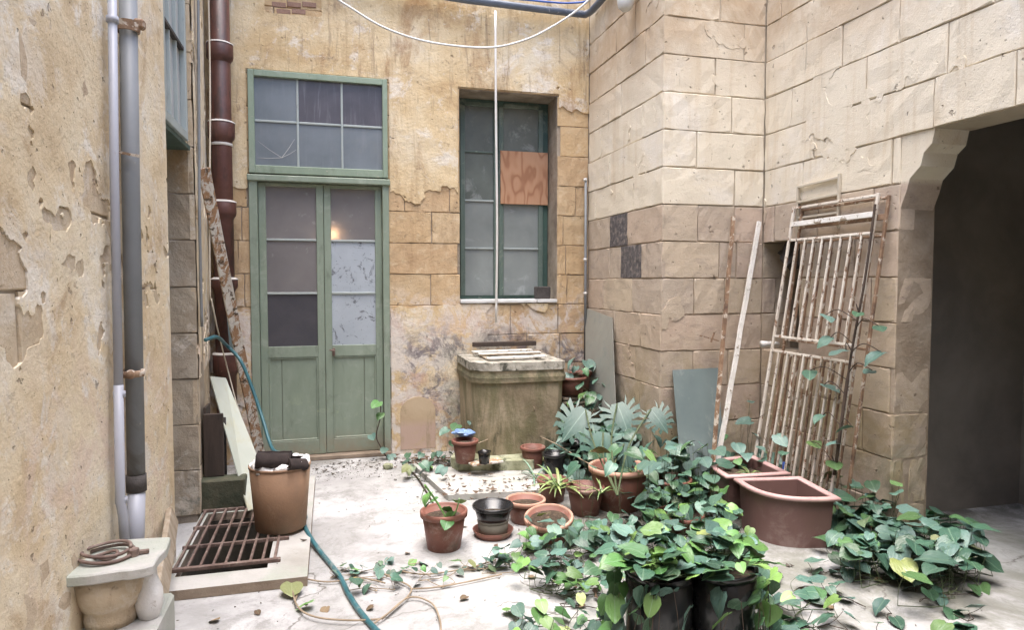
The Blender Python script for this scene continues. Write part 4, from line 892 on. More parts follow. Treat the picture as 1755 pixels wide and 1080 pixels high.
pot('red-brown plastic pot with a sprouting stalk, alone at the front of the pots', gp_(761, 938), .126, .094, .212, rim=.028)
sa = gp_(845, 918)
tag(obj('saucer', lathe(nb(), [(0, 0), (.10, 0), (.122, .042), (.116, .042), (.096, .008), (0, .008)], 28, sa), 'terracotta', smooth=True, loc=sa), 'terracotta saucer under the grey pot and black bowl', 'saucer')
pot('low grey pot holding the black bowl', (sa[0], sa[1], .009), .092, .085, .09, 'grey_pot', rim=.01, lip=.001, soil=.5)
pot('shiny black plastic bowl stacked on the low grey pot', (sa[0], sa[1], .085), .116, .088, .10, 'black_plastic', rim=.016, lip=.006, soil=.45, name='black_bowl', cat='bowl')
pot('pale-rimmed terracotta pot just beside the black bowl', gp_(901, 893), .118, .09, .14, rimmat='terracotta_pale', soil=.75)
pot('tilted pale-rimmed pot sinking among creeper leaves', gp_(942, 925, .0), .135, .10, .15, rimmat='terracotta_pale', soil=.8, tilt=(.18, -.1, 0))
pot('red-brown pot between the strappy plant and the big wide pot', gp_(1003, 880), .118, .088, .18, soil=.7)
pot('wide terracotta pot with a pale rim under the split-leaf plant', gp_(1060, 868), .19, .15, .275, rimmat='terracotta_pale', soil=.72, rim=.03, lip=.012)
pot('small terracotta pot hidden under the yellow-green strappy plant', gp_(947, 858), .10, .075, .15)
pot('dark red pot half buried in leaves beyond the wide pot', gp_(1150, 868), .13, .10, .19, soil=.8)
pot('low brick-red pot lying under leaves between wide pot and planters', gp_(1165, 905), .14, .12, .09, soil=.8)
pot('terracotta pot with blue plastic in it on the mossy step', gp_(797, 792, .121), .095, .07, .17, soil=.85)
pot('tiny black nursery pot on a scrap of board', gp_(830, 795, .14), .048, .038, .095, 'black_plastic', seg=4, rim=.012, lip=.003)
tag(obj('board_scrap', obox(nb(), at(806, 796, Z=.129), at(858, 789, Z=.129), .10, .012), 'flake_wood', loc=tuple(at(806, 796, Z=.129))), 'flat scrap of pale board under the tiny black pot', 'board')
pot('dusty orange pot with a bare twig in front of the well', gp_(913, 800, .044), .092, .07, .16, soil=.8)
pot('black nursery pot standing beside the orange pot', gp_(950, 815, .044), .085, .07, .17, 'black_plastic', soil=.6)
pot('wider black nursery pot behind the wide terracotta pot', gp_(985, 800, .044), .10, .08, .20, 'black_plastic', soil=.6)
pot('black nursery pot squeezed against the foot of the well', gp_(965, 785, .0), .09, .07, .22, 'black_plastic', soil=.6)
# stack of tiles under a raised pot beside the well
ts = thing('tile_stack', 'stack of grey roof tiles beside the well carrying a red pot', 'tiles', (2.02, 5.45, 0))
for k in range(15): obj('tile', obox(nb(), (1.89+R.uniform(-.01, .01), 5.45, .014+k*.036), (2.17, 5.45+R.uniform(-.01, .01), .014+k*.036+R.uniform(-.002, .002)), .26, .024, bev=.003), 'old_wood' if k % 4 else 'slab_edge', ts)
pot('red-brown pot raised on the tile stack beside the well', (1.98, 5.40, .545), .13, .10, .15, soil=.9)
pot('small red pot on the tile stack behind the leaves', (2.12, 5.52, .545), .09, .07, .17, soil=.9)
# two black planters in front
fa = at(1130, 975, Z=.36); fb = at(1237, 972, Z=.36)
pot('tall glossy black pot overflowing with creeper, by the smaller leaves at its open side', (fa.x, fa.y, 0), .135, .125, .36, 'black_plastic', rim=.02, lip=.004, soil=.93, name='black_planter', cat='pot')
pot('tall glossy black pot with its shiny rim showing, beside the overflowing one', (fb.x, fb.y-.0, 0), .135, .12, .365, 'black_plastic', rim=.02, lip=.004, soil=.93, name='black_planter', cat='pot')
# quarter-round planters
def quarter(label, corner, sx, sy, s, h, soil, extra=None):
    o = thing('corner_planter', label, 'planter', (corner[0], corner[1], 0))
    def outl(r, z, off=0.):
        pts = [Vector((sx*(-off), sy*(-off), z))]
        n_ = 22
        for k in range(n_+1):
            t = PI/2*k/n_; e = 2/3.1
            pts.append(Vector((sx*(abs(math.cos(t))**e*r-off*(1 if k else 1)), sy*(abs(math.sin(t))**e*r-off), z)))
        return pts
    def loft(bm, loops, capb=True, capt=False):
        R_ = [[bm.verts.new(v) for v in L] for L in loops]; m_ = len(R_[0])
        for a, b in zip(R_, R_[1:]):
            for k in range(m_): bm.faces.new((a[k], a[(k+1) % m_], b[(k+1) % m_], b[k]))
        if capb: bm.faces.new(R_[0][::-1])
        if capt: bm.faces.new(R_[-1])
        bmesh.ops.recalc_face_normals(bm, faces=bm.faces[:]); return bm
    inn = .045
    obj('planter_body', loft(nb(), [outl(s*.93-inn, 0, -inn), outl(s-inn, h, -inn+.02), outl(s-inn-.03, h, -inn+.02-.012), outl(s*.93-inn-.03, .02, -inn-.012)]), 'planter', o, world=False)
    L = []
    for a in range(9):
        t = 2*PI*a/8; dr = .021*math.cos(t); dz = .015*math.sin(t); L.append(outl(s-.028+2*dr, h+dz, -.016+dr))
    bm = nb(); R_ = [[bm.verts.new(v) for v in l] for l in L[:-1]]; m_ = len(R_[0])
    for i in range(8):
        a, b = R_[i], R_[(i+1) % 8]
        for k in range(m_): bm.faces.new((a[k], a[(k+1) % m_], b[(k+1) % m_], b[k]))
    bmesh.ops.recalc_face_normals(bm, faces=bm.faces[:]); obj('rim', bm, 'planter_rim', o, world=False, smooth=True)
    bm = nb(); bm.faces.new([bm.verts.new(v) for v in outl(s-.1, h*soil, -.06)]); obj('soil', bm, 'soil', o, world=False)
    return o
qn = quarter('empty quarter-round brown planter with a faded pink rim, the nearer of the pair', (2.81, 3.52), -1, -1, .425, .285, .3); qn.rotation_euler.z = math.radians(-9)
qf = quarter('quarter-round pink-rimmed planter with a little moss, the farther of the pair', (2.80, 3.60), -1, 1, .43, .285, .8); qf.rotation_euler.z = math.radians(-5)
p = at(1344, 800, Z=.30); tag(obj('blue_tag', B(p-Vector((.012, .004, .06)), p+Vector((.012, .004, .03)), .002), 'blue_cable', loc=tuple(p)), 'small blue plastic tag stuck in the farther pink-rimmed planter', 'tag')
# cloth heap by the wall pot
bm = nb(); c = at(792, 742, Z=.33)
bmesh.ops.create_icosphere(bm, subdivisions=3, radius=.07, matrix=Matrix.Translation(c) @ Matrix.Diagonal((1.2, .8, .45, 1)))
for v in bm.verts: v.co += (v.co-c)*.5*fbm(v.co.x*18, v.co.y*18, v.co.z*18, 3)
tag(obj('blue_wrapping', bm, 'blue_cloth', loc=tuple(c)), 'crumpled blue plastic lying in the pot on the mossy step', 'plastic')

# ================================================================== PLANTS
def leaf_mesh(kind, v):
    rr_ = random.Random(v*7+3); me = bpy.data.meshes.new(kind+'_leaf')
    V, Fc = [], []
    if kind == 'pothos':
        wd = rr_.uniform(.85, 1.12); rows = [(.03, .0, 0), (-.08, .19*wd, 1), (.03, .36*wd, 1), (.26, .45*wd, 1), (.52, .41*wd, 1), (.75, .27*wd, 1), (.90, .12*wd, 1), (1.0, 0, 0)]
        bend = rr_.uniform(.0, .75); fold = rr_.uniform(-.15, .45); tw = rr_.uniform(-.25, .25)
        for (y, w_, q) in rows:
            yy = max(y, .03) if q else y
            for s in ([-1, -.55, 0, .55, 1] if q else [0]):
                yv = y if abs(s) > .9 else (y+yy)/2 if s else max(y, .03)
                x = s*w_*(1+rr_.uniform(-.06, .06)); V.append((x, yv, -bend*yv*yv*.6+fold*abs(x)*(1-abs(s)*.4)+tw*x*(.3+yv)+.035*math.sin(yv*8+x*7+v)))
        Fc += [(0, 1, 2), (0, 2, 3), (0, 3, 4), (0, 4, 5)]
        for r_ in range(5):
            for k in range(4): a = 1+r_*5+k; Fc.append((a, a+5, a+6, a+1))
        a = 26; Fc += [(a+1, a, 31), (a+2, a+1, 31), (a+3, a+2, 31), (a+4, a+3, 31)]
    elif kind == 'monstera':
        # central lamina and finger lobes
        ys = [-.02, .12, .28, .44, .60, .76, .90]; fold = .12; bend = rr_.uniform(.25, .5)
        zf = lambda x, y: -bend*y*y*.5+fold*abs(x)-.25*x*x
        def vv(x, y): V.append((x, y, zf(x, y))); return len(V)-1
        cs = [vv(0, y) for y in ys]+[vv(0, 1.05)]
        for s in (-1, 1):
            inner = [vv(s*w_, y) for y, w_ in zip(ys, (.16, .25, .27, .26, .22, .15, .08))]
            for k in range(6):
                Fc.append((cs[k], cs[k+1], inner[k+1], inner[k]) if s < 0 else (cs[k], inner[k], inner[k+1], cs[k+1]))
            Fc.append((cs[6], cs[7], inner[6]) if s < 0 else (cs[6], inner[6], cs[7]))
            tips = [(.34, -.27), (.55, -.08), (.62, .16), (.58, .42), (.46, .67), (.27, .90)]
            for k, (tx, ty) in enumerate(tips):
                y0, y1 = ys[k], ys[k+1]; g = .018
                a0, a1 = inner[k], inner[k+1]; wa = s*.5*(tx+.15)
                m0 = vv(s*(.24+tx)*.5, (y0+ty)*.5-.02+g); m1 = vv(s*(.24+tx)*.5, (y1+ty)*.5+.066-g)
                t0 = vv(s*tx*.97, ty+.0); t1 = vv(s*tx*.90, ty+.175)
                iw = (.22, .26, .265, .24, .19, .12)[k]; i0 = vv(s*iw, y0+g*.6); i1 = vv(s*iw, y1-g*.6)
                q1 = (i0, m0, m1, i1); q2 = (m0, t0, t1, m1)
                Fc += [q1, q2] if s > 0 else [q1[::-1], q2[::-1]]
    else:
        n_ = 6; bend = rr_.uniform(.5, 1.1)
        for k in range(n_+1):
            t = k/n_; w_ = .035*math.sin(PI*min(1, .15+t*.85))**.6 if k < n_ else .002; y = t-.25*bend*t*t*.6; z = .55*t-bend*.75*t*t
            V += [(-w_, y, z+.01), (0, y, z), (w_, y, z+.01)]
        for k in range(n_):
            for q in range(2): a = k*3+q; Fc.append((a, a+1, a+4, a+3))
    me.from_pydata(V, [], Fc); me.update()
    for p in me.polygons: p.use_smooth = True
    return me
LM = {}
def getleaf(kind, mat):
    k = (kind, mat)
    if k not in LM:
        LM[k] = [leaf_mesh(kind, v) for v in range(9 if kind != 'monstera' else 3)]
        for m_ in LM[k]: m_.materials.append(M[mat])
    return R.choice(LM[k])
cam_h = Vector((0, 0, 1.5))
def put_leaf(root, p, size, az, tilt, mat, kind='pothos', roll=None, name='leaf'):
    """az: pointing azimuth, tilt: how far the tip drops (rad)"""
    o = bpy.data.objects.new(name, getleaf(kind, mat)); COL.objects.link(o); o.parent = root
    rl = R.uniform(-.5, .5) if roll is None else roll
    m = Matrix.Rotation(az, 4, 'Z') @ Matrix.Rotation(-tilt, 4, 'X') @ Matrix.Rotation(rl, 4, 'Y')
    m.translation = Vector(p)-root.location; s = size
    o.matrix_local = m @ Matrix.Diagonal((s, s, s, 1)); return o
def toward(p, spread=1.2):                       # azimuth whose +Y points roughly to the open side of the court
    d = Vector((1.0, 2.4))-Vector((p[0], p[1])); return math.atan2(-d.x, d.y)+R.gauss(0, spread)
def creeper(name, label, pts_leaf, mat='leaf', stem='stem', hub=None, cat='plant', size=(.07, .11), tilt=(.1, .9), spread=1.2, mats=None, dead=.0, loc=None, zmin=.012):
    """pts_leaf: list of leaf base points; a stem mesh threads through them"""
    c = sum((Vector(p) for p in pts_leaf), Vector())/len(pts_leaf); c.z = 0
    root = thing(name, label, cat, loc or c); bm = nb(); prev = None
    order = sorted(pts_leaf, key=lambda p: (round(p[0]*1.5), p[1] if round(p[0]*1.5) % 2 else -p[1]))
    for i, p in enumerate(order):
        p = Vector(p); s = R.uniform(size[0]*.75, size[1]*1.05); az = toward(p, spread); t = R.uniform(*tilt)
        mm = R.choice(mats) if mats else mat
        g = Vector((p.x+R.uniform(-.05, .05), p.y+R.uniform(-.05, .05), max(zmin, p.z*.15)))
        if hub is not None:
            h_ = Vector(R.choice(hub)); md_ = (h_+p)/2+Vector((0, 0, -.01))
            if (h_-p).length < .7: tube(bm, smoothpath([h_, md_, p], 3), .0018, 4, False)
        else:
            tube(bm, smoothpath([g, (g+p)/2+Vector((R.uniform(-.02, .02), R.uniform(-.02, .02), .0)), p], 3), .0013, 4, False)
            if prev is not None and (prev-g).length < .22: tube(bm, smoothpath([prev, (prev+g)/2+Vector((R.uniform(-.04, .04), R.uniform(-.04, .04), .0)), g], 3), .0022, 4, False)
            prev = g
        put_leaf(root, p, s, az, t, mm)
    if len(bm.verts): tag(obj('stem', bm, stem, root), kind='stuff')
    return root
def region(poly, n, z=(.03, .15), seed=None):
    """n points spread (not clumped) over a pixel polygon laid on the courtyard floor"""
    xs = [p[0] for p in poly]; ys = [p[1] for p in poly]; out = []; px_ = []
    def inside(x, y):
        c = False
        for (x0, y0), (x1, y1) in zip(poly, poly[1:]+poly[:1]):
            if (y0 > y) != (y1 > y) and x < (x1-x0)*(y-y0)/(y1-y0)+x0: c = not c
        return c
    tries = 0
    while len(out) < n and tries < n*60:
        tries += 1; x, y = R.uniform(min(xs), max(xs)), R.uniform(min(ys), max(ys))
        if not inside(x, y): continue
        if any((x-a)**2+((y-b)*1.5)**2 < (190/math.sqrt(n)*.35)**2 for a, b in px_) and tries < n*30: continue
        px_.append((x, y)); zz = R.uniform(*z); p = at(x, y, Z=zz)
        out.append((p.x, p.y, zz))
    return out
G3 = ['leaf', 'leaf', 'leaf_blue', 'leaf_blue', 'leaf_bright']
GD = ['leaf', 'leaf', 'leaf_blue']
# foreground pothos in the black pots
hubs = [(fa.x, fa.y, .35), (fb.x, fb.y, .35), (fa.x+.05, fa.y+.05, .36)]
pts = []
for k in range(140):
    h_ = fa if R.random() < .55 else fb; a = R.uniform(0, 2*PI); r = .19*math.sqrt(R.random()); z = .385+.15*R.random()*(1-r/.3)
    pts.append((h_.x+r*math.cos(a), h_.y+r*math.sin(a), z))
creeper('potted_pothos', 'lush pothos spilling over the two tall black pots', pts, hub=hubs, mats=['leaf', 'leaf', 'leaf_bright', 'leaf_bright', 'leaf_blue'], size=(.06, .108), tilt=(-.35, .45), spread=1.7)
pts = []
for h_, a0, a1, n_ in ((fa, PI*.75, PI*1.35, 34), (fb, -PI*.45, PI*.2, 34), (fa, PI*1.3, PI*1.8, 6), (fb, PI*1.25, PI*1.5, 4)):
    for k in range(n_):
        a = R.uniform(a0, a1); z = R.uniform(.03, .36); r = .15+.13*(1-z/.36)*R.random()+.02
        pts.append((h_.x+r*math.cos(a), h_.y+r*math.sin(a), z))
creeper('trailing_pothos', 'pothos trails hanging down the outsides of the two tall black pots', pts, mats=['leaf', 'leaf', 'leaf_blue', 'leaf_bright'], size=(.06, .105), tilt=(.5, 1.3), spread=.8, stem='stem_dark')
# ground creepers
creeper('creeper_patch', 'dense creeper covering the floor in front of the doorway jamb', region([(1425, 905), (1500, 862), (1600, 855), (1680, 890), (1700, 960), (1600, 1000), (1500, 975), (1415, 960)], 120, (.03, .22)), mats=GD, size=(.085, .135), tilt=(-.3, .35), spread=1.6)
creeper('creeper_patch', 'loose creeper trailing over the pale floor below the doorway', region([(1400, 960), (1690, 985), (1700, 1080), (1560, 1085), (1340, 1090)], 30, (.015, .08)), mats=GD, size=(.07, .11), tilt=(0, .4), stem='stem_dark')
creeper('creeper_patch', 'creeper leaves on the floor around the tilted pale-rimmed pot', region([(840, 935), (900, 915), (1000, 895), (1075, 905), (1070, 1000), (940, 1000), (850, 965)], 90, (.02, .15)), mats=G3, size=(.06, .10), tilt=(-.3, .4), spread=1.7)
creeper('creeper_patch', 'creeper tangle filling the gap between the wide pot and the planters', region([(1105, 800), (1150, 770), (1225, 790), (1245, 850), (1260, 905), (1150, 905), (1110, 880)], 75, (.05, .30)), mats=GD, size=(.065, .11), tilt=(-.3, .4), spread=1.7)
creeper('creeper_patch', 'dark leafy mass behind the wide pot at the foot of the pale wall', region([(965, 790), (1000, 740), (1150, 735), (1235, 770), (1240, 800), (1110, 805), (1000, 800)], 85, (.12, .45)), mats=['leaf', 'leaf', 'leaf_blue'], size=(.08, .13), tilt=(-.2, .6), spread=1.5)
creeper('creeper_patch', 'leaves growing up between the leaning bars and the gate foot', [tuple(at(x, y, X=X_)) for x, y, X_ in ((1285, 690, 2.95), (1288, 722, 2.9), (1240, 745, 2.75), (1262, 760, 2.8), (1300, 765, 2.8), (1278, 778, 2.75), (1310, 790, 2.8), (1205, 760, 2.6), (1190, 785, 2.5), (1160, 748, 2.45), (1255, 795, 2.6), (1215, 805, 2.5), (1330, 745, 2.85), (1290, 742, 2.85), (1345, 775, 2.8), (1230, 722, 2.8))]+region([(1190, 800), (1290, 780), (1300, 800), (1240, 840)], 18, (.1, .3)), mats=['leaf_blue', 'leaf', 'leaf_blue'], size=(.09, .125), tilt=(-.1, .5))
creeper('creeper_patch', 'creeper climbing at the pier foot right of the gate', [tuple(at(x, y, X=X_)) for x, y, X_ in ((1467, 825, 2.98), (1445, 848, 2.9), (1480, 870, 2.95), (1500, 850, 3.0), (1455, 880, 2.85), (1515, 875, 3.0), (1492, 825, 3.03), (1440, 815, 2.95), (1530, 895, 2.9), (1470, 900, 2.8))], mats=GD, size=(.085, .12), tilt=(-.1, .5))
creeper('creeper_patch', 'small seedlings and trailing stems in the middle of the pale floor', region([(565, 975), (640, 955), (790, 960), (850, 940), (870, 975), (760, 995), (620, 1005)], 34, (.01, .07)), mats=G3, size=(.035, .07), tilt=(0, .6), stem='twig')
creeper('creeper_patch', 'cut-off sprig of round leaves at the front edge of the floor', region([(855, 1085), (870, 1040), (930, 1020), (965, 1050), (975, 1100)], 14, (.02, .14)), mats=['leaf_blue', 'leaf', 'leaf_bright'], size=(.06, .09), tilt=(0, .6))
creeper('creeper_patch', 'thin creeper on the floor left of the overflowing black pot', region([(960, 1010), (1070, 985), (1070, 1090), (1010, 1090)], 26, (.02, .16)), mats=G3, size=(.05, .085), tilt=(0, .7), stem='stem_dark')
creeper('creeper_patch', 'small creeper against the foot of the ochre wall beside the mossy step', region([(688, 798), (700, 775), (765, 770), (775, 800), (730, 806)], 26, (.03, .14)), mats=['leaf_blue', 'leaf'], size=(.06, .09), tilt=(0, .6))
creeper('creeper_patch', 'creeper and debris behind the pot on the mossy step', [tuple(at(x, y, Y=5.4)) for x, y in ((768, 735), (775, 755), (785, 728), (805, 722), (818, 738), (770, 775), (812, 720), (860, 738), (880, 745), (828, 712))], mats=['leaf_blue', 'leaf'], size=(.07, .10), tilt=(0, .6))
creeper('creeper_patch', 'low leaves at the base of the red-brown and wide pots', region([(985, 885), (1060, 880), (1110, 870), (1120, 900), (1060, 925), (985, 915)], 24, (.04, .16)), mats=GD, size=(.07, .12), tilt=(0, .6))
creeper('creeper_patch', 'floppy leaves draped over the far side of the nearer pink-rimmed planter', region([(1250, 905), (1290, 895), (1300, 950), (1340, 985), (1290, 990), (1255, 930)], 22, (.04, .22)), mats=G3, size=(.08, .12), tilt=(0, .8))
def volume(n_, x, y, hf, lo=.5):
    out = []
    while len(out) < n_:
        a, b = R.uniform(*x), R.uniform(*y); h_ = hf(a, b)
        if h_ > .03: out.append((a, b, h_*(lo+(1-lo)*R.random())))
    return out
creeper('creeper_mass', 'dense dark creeper rising behind the black pots between the well and the pale wall', volume(210, (1.50, 2.28), (4.35, 5.55), lambda a, b: .52*sstep(1.50, 1.85, a)*sstep(4.3, 4.85, b)*(.75+.4*fbm(a*4, b*4, 1, 2))), mats=['leaf', 'leaf', 'leaf_blue'], size=(.08, .125), tilt=(-.1, .7), spread=1.3)
creeper('creeper_mass', 'dense creeper at the foot of the pale wall behind the pair of pink-rimmed planters', volume(130, (2.20, 3.10), (3.95, 4.38), lambda a, b: .34*(.8+.5*fbm(a*4, b*4, 3, 2))), mats=['leaf', 'leaf_blue', 'leaf_blue'], size=(.08, .12), tilt=(-.2, .6), spread=1.4)
creeper('creeper_mass', 'leafy tangle on the floor just left of the farther pink-rimmed planter', volume(120, (1.80, 2.34), (3.35, 4.3), lambda a, b: .25*(.75+.6*fbm(a*5, b*5, 6, 2))), mats=['leaf', 'leaf_blue', 'leaf', 'leaf_bright'], size=(.07, .11), tilt=(-.3, .5), spread=1.7)
creeper('creeper_mass', 'shadowy creeper packed between the planter and the doorway jamb', volume(110, (2.72, 3.14), (2.55, 3.3), lambda a, b: .30*(.8+.5*fbm(a*4, b*4, 9, 2))), mats=['leaf', 'leaf', 'leaf_blue'], size=(.08, .12), tilt=(-.3, .5), spread=1.6)
creeper('creeper_patch', 'loose trailing leaves on the pale floor just beyond the black pot with the shiny rim', region([(1300, 985), (1400, 960), (1470, 1010), (1420, 1085), (1300, 1085)], 26, (.015, .12)), mats=G3, size=(.06, .10), tilt=(-.2, .5), spread=1.8)
# raised pot plant
creeper('potted_creeper', 'blue-green creeper spreading over the raised pots beside the well', [tuple(at(x, y, Y=Y_)) for x, y, Y_ in ((985, 615, 5.4), (1000, 632, 5.35), (1018, 628, 5.4), (1040, 660, 5.3), (1022, 650, 5.3), (1010, 672, 5.25), (995, 655, 5.3), (1030, 676, 5.3), (975, 640, 5.4), (1048, 645, 5.35), (988, 628, 5.45), (1005, 618, 5.5))], hub=[(1.98, 5.4, .68)], mats=['leaf_blue', 'leaf'], size=(.09, .14), tilt=(.1, .7))
creeper('potted_creeper', 'bright green pothos clump just under the raised red pots', [tuple(at(x, y, Y=5.15)) for x, y in ((985, 690), (1000, 684), (1012, 680), (978, 700), (995, 700), (1010, 695), (1022, 688), (1003, 674), (972, 690))], mats=['leaf_bright', 'leaf'], size=(.08, .11), tilt=(.2, .8))
# vine climbing the gate
gv = [(1472, 535), (1505, 558), (1424, 578), (1512, 605), (1388, 635), (1412, 660), (1495, 635), (1410, 712), (1462, 733), (1390, 757), (1428, 790), (1440, 760), (1415, 540), (1450, 600)]
cl = thing('climbing_vine', 'sparse vine with flat blue-green leaves climbing the gate', 'plant', (2.95, 3.3, 0))
bm = nb(); main = smoothpath([at(1418, 880, Z=.02), at(1432, 800, X=2.84), at(1447, 690, X=2.88), at(1462, 590, X=2.94), at(1482, 480, X=3.0), at(1500, 350, X=3.08)], 8)
tube(bm, main, [.011]*20+[.008]*(len(main)-20), 6)
for (x, y) in gv:
    p = at(x, y, X=2.86+(830-y)/480*.2-.04); k = min(main, key=lambda q: (q-p).length+(.3 if q.z > p.z else 0))
    q = p+Vector((0, .0, 0)); tube(bm, smoothpath([k, (k+q)/2+Vector((-.02, 0, .05)), q], 4), .003, 5)
    put_leaf(cl, q, R.uniform(.085, .125), toward(q, .9), R.uniform(-.05, .35), R.choice(['leaf_blue', 'leaf_blue', 'leaf']), roll=R.uniform(-.25, .25))
obj('stem', bm, 'stem_dark', cl)
# sprig against the door
sp_ = thing('door_vine', 'single vine sprig climbing the foot of the green door', 'plant', at(660, 780, Z=.05))
bm = nb(); mn_ = smoothpath([at(668, 793, Y=5.72), at(650, 762, Y=5.76), at(645, 745, Y=5.78), at(652, 715, Y=5.80), at(652, 690, Y=5.80)], 5); tube(bm, mn_, .005, 6); obj('stem', bm, 'stem_dark', sp_)
for x, y, s, m_ in ((650, 688, .12, 'leaf_bright'), (655, 708, .08, 'leaf_bright'), (636, 745, .08, 'leaf_blue'), (668, 780, .10, 'leaf_blue'), (660, 768, .08, 'leaf_blue')): put_leaf(sp_, at(x, y, Y=5.74), s, PI+R.uniform(-.8, .8), .3, m_)
# monstera
ms_ = thing('monstera', 'large split-leaf monstera rising behind the wide terracotta pot', 'plant', at(1060, 860, Z=0))
bm = nb()
base = Vector(at(1058, 850, Z=.2))
def face_leaf(root, ctr, size, tipdeg, lean, mat, kind):
    """leaf blade facing the open court: tip direction by angle (0 = down, 90 = towards +X), lean = how upright the blade stands"""
    out = (Vector((0, 0, 0))-Vector((ctr.x, ctr.y, 0))).normalized(); nrm = (out*math.sin(lean)+Vector((0, 0, 1))*math.cos(lean)).normalized()
    dn = (out*math.cos(lean)-Vector((0, 0, 1))*math.sin(lean)).normalized(); a = math.radians(tipdeg); sd_ = nrm.cross(dn)
    y = (dn*math.cos(a)+sd_*math.sin(a)).normalized(); x = y.cross(nrm); o = bpy.data.objects.new('leaf', getleaf(kind, mat)); COL.objects.link(o); o.parent = root
    m = Matrix((x, y, nrm)).transposed().to_4x4(); b = ctr-y*size*.4; m.translation = b-root.location; o.matrix_local = m @ Matrix.Diagonal((size, size, size, 1)); return b
for (x, y, Y_, s, tip, ln_) in ((988, 722, 4.70, .30, -35, .85), (1030, 766, 4.42, .27, -8, .95), (1066, 712, 4.62, .27, 20, .8), (1072, 782, 4.22, .21, 8, 1.0), (1127, 716, 4.25, .20, 35, .85)):
    b = face_leaf(ms_, at(x, y, Y=Y_), s, tip, ln_, 'leaf_mon', 'monstera')
    tube(bm, smoothpath([base, (base+b)/2+Vector((0, .10, .0)), b], 5), .006, 6)
obj('stem', bm, 'stem', ms_)
# strappy plants
def strappy(label, c, n_, L, mat='strap', name='strappy_plant'):
    o = thing(name, label, 'plant', c)
    for k in range(n_): put_leaf(o, Vector(c)+Vector((R.uniform(-.02, .02), R.uniform(-.02, .02), 0)), L*R.uniform(.6, 1.1), 2*PI*k/n_+R.uniform(-.3, .3), R.uniform(-.5, .1), mat, 'strap', roll=R.uniform(-.2, .2))
    return o
strappy('yellow-green spider plant in the small hidden terracotta pot', at(955, 838, Z=.15), 30, .27)
strappy('tuft of green blades in the wide terracotta pot', at(1086, 815, Z=.24), 18, .15)
strappy('short green blades in the red-brown pot beside the wide pot', at(1030, 845, Z=.17), 12, .16)
strappy('thin blades sprouting near the black nursery pots', at(915, 820, Z=.05), 12, .22, 'leaf_blue')
strappy('short moss-like tuft inside the farther pink-rimmed planter', at(1285, 815, Z=.24), 40, .10)
# stalk in front pot
c = at(768, 893, Z=.19); sk_ = thing('sprouting_stalk', 'slanting green stalk with narrow leaves in the lone front pot', 'plant', c)
bm = nb(); tube(bm, smoothpath([c, at(748, 860, Z=.30), at(728, 832, Z=.42)], 4), .006, 6); tube(bm, smoothpath([c, at(782, 875, Z=.25), at(787, 855, Z=.33)], 4), .004, 6); obj('stem', bm, 'leaf_bright', sk_)
for x, y, z, a in ((748, 858, .30, .9), (738, 846, .35, 2.4), (730, 835, .41, 1.6), (758, 872, .26, -.8), (768, 890, .2, 2.8), (785, 858, .32, -.4), (778, 878, .24, 1.0)): put_leaf(sk_, at(x, y, Z=z), .085, a, R.uniform(0, .9), 'leaf_bright')
# dry runners looping on the pale floor
dv = thing('dry_runner', 'dry brown creeper stems looping over the pale floor beside the hose', 'plant', at(560, 1030, Z=0))
runs = [[(500, 1005), (510, 1040), (540, 1058), (600, 1064), (650, 1062)], [(512, 990), (560, 998), (620, 992), (660, 1000)], [(640, 1070), (680, 1040), (705, 1010), (670, 990), (640, 975)], [(655, 1062), (700, 1025), (740, 1035), (755, 1070), (752, 1100)], [(705, 1010), (740, 1008), (790, 1000), (860, 985)], [(517, 900), (519, 960), (514, 1000), (506, 1030)], [(690, 980), (730, 985), (800, 975), (850, 960)], [(820, 760), (860, 745), (900, 740), (950, 760), (1000, 790), (1040, 810)]]
bm = nb()
for k, rn in enumerate(runs):
    tube(bm, smoothpath([at(x, y, Z=(.012+.012*R.random() if k < 7 else .25)) for x, y in rn], 6), .0042, 6)
tag(obj('stem', bm, 'twig', dv), kind='stuff')
for x, y, s, a in ((500, 1000, .11, 3.2), (537, 1030, .085, 1.6), (590, 968, .05, .3), (600, 975, .08, -1), (657, 968, .06, 2), (673, 958, .05, .5)): put_leaf(dv, at(x, y, Z=.04), s, a, .2, 'leaf' if x < 510 else 'leaf_bright' if x < 640 else 'leaf_blue')
cable('dry_twig', [at(935, 775, Z=.1), at(925, 735, Z=.3), at(915, 698, Z=.5)], .004, 'twig', 'bare pale twig standing in the orange pot before the well', 'twig')
# litter
bm = nb()
def flake(p, s):
    a = R.uniform(0, 2*PI); c_, s_ = math.cos(a), math.sin(a); w_ = s*R.uniform(.35, .6); h1, h2 = R.uniform(0, s*.4), R.uniform(0, s*.5)
    q = [(-s/2, 0, h1), (0, -w_/2, 0), (s/2, 0, h2), (0, w_/2, s*.1)]
    vs = [bm.verts.new((p[0]+x*c_-y*s_, p[1]+x*s_+y*c_, p[2]+z)) for x, y, z in q]; bm.faces.new(vs[:3]); bm.faces.new((vs[0], vs[2], vs[3]))
for k in range(1250):
    if k < 500: x, y = R.uniform(-.75, 2.9), 1.9+3.8*R.random()
    elif k < 1250: x, y = R.gauss(-.1, .5), R.uniform(5.2, 5.75)
    else: x, y = R.gauss(1.5, .55), R.uniform(4.1, 5.2)
    z = .001
    if x < -.13 and 3.4 < y < 5.2: z = .052
    if x > .8 and y > 4.5 and x < 1.75: z = .044
    if PIT[0] < x < PIT[2] and PIT[1] < y < PIT[3]: continue
    flake((x, y, z), R.uniform(.005, .018) if R.random() < .9 else R.uniform(.025, .05))
tag(obj('leaf_litter', bm, 'litter'), 'scattered dry leaf bits and grit over the pale floor', 'litter', kind='stuff')
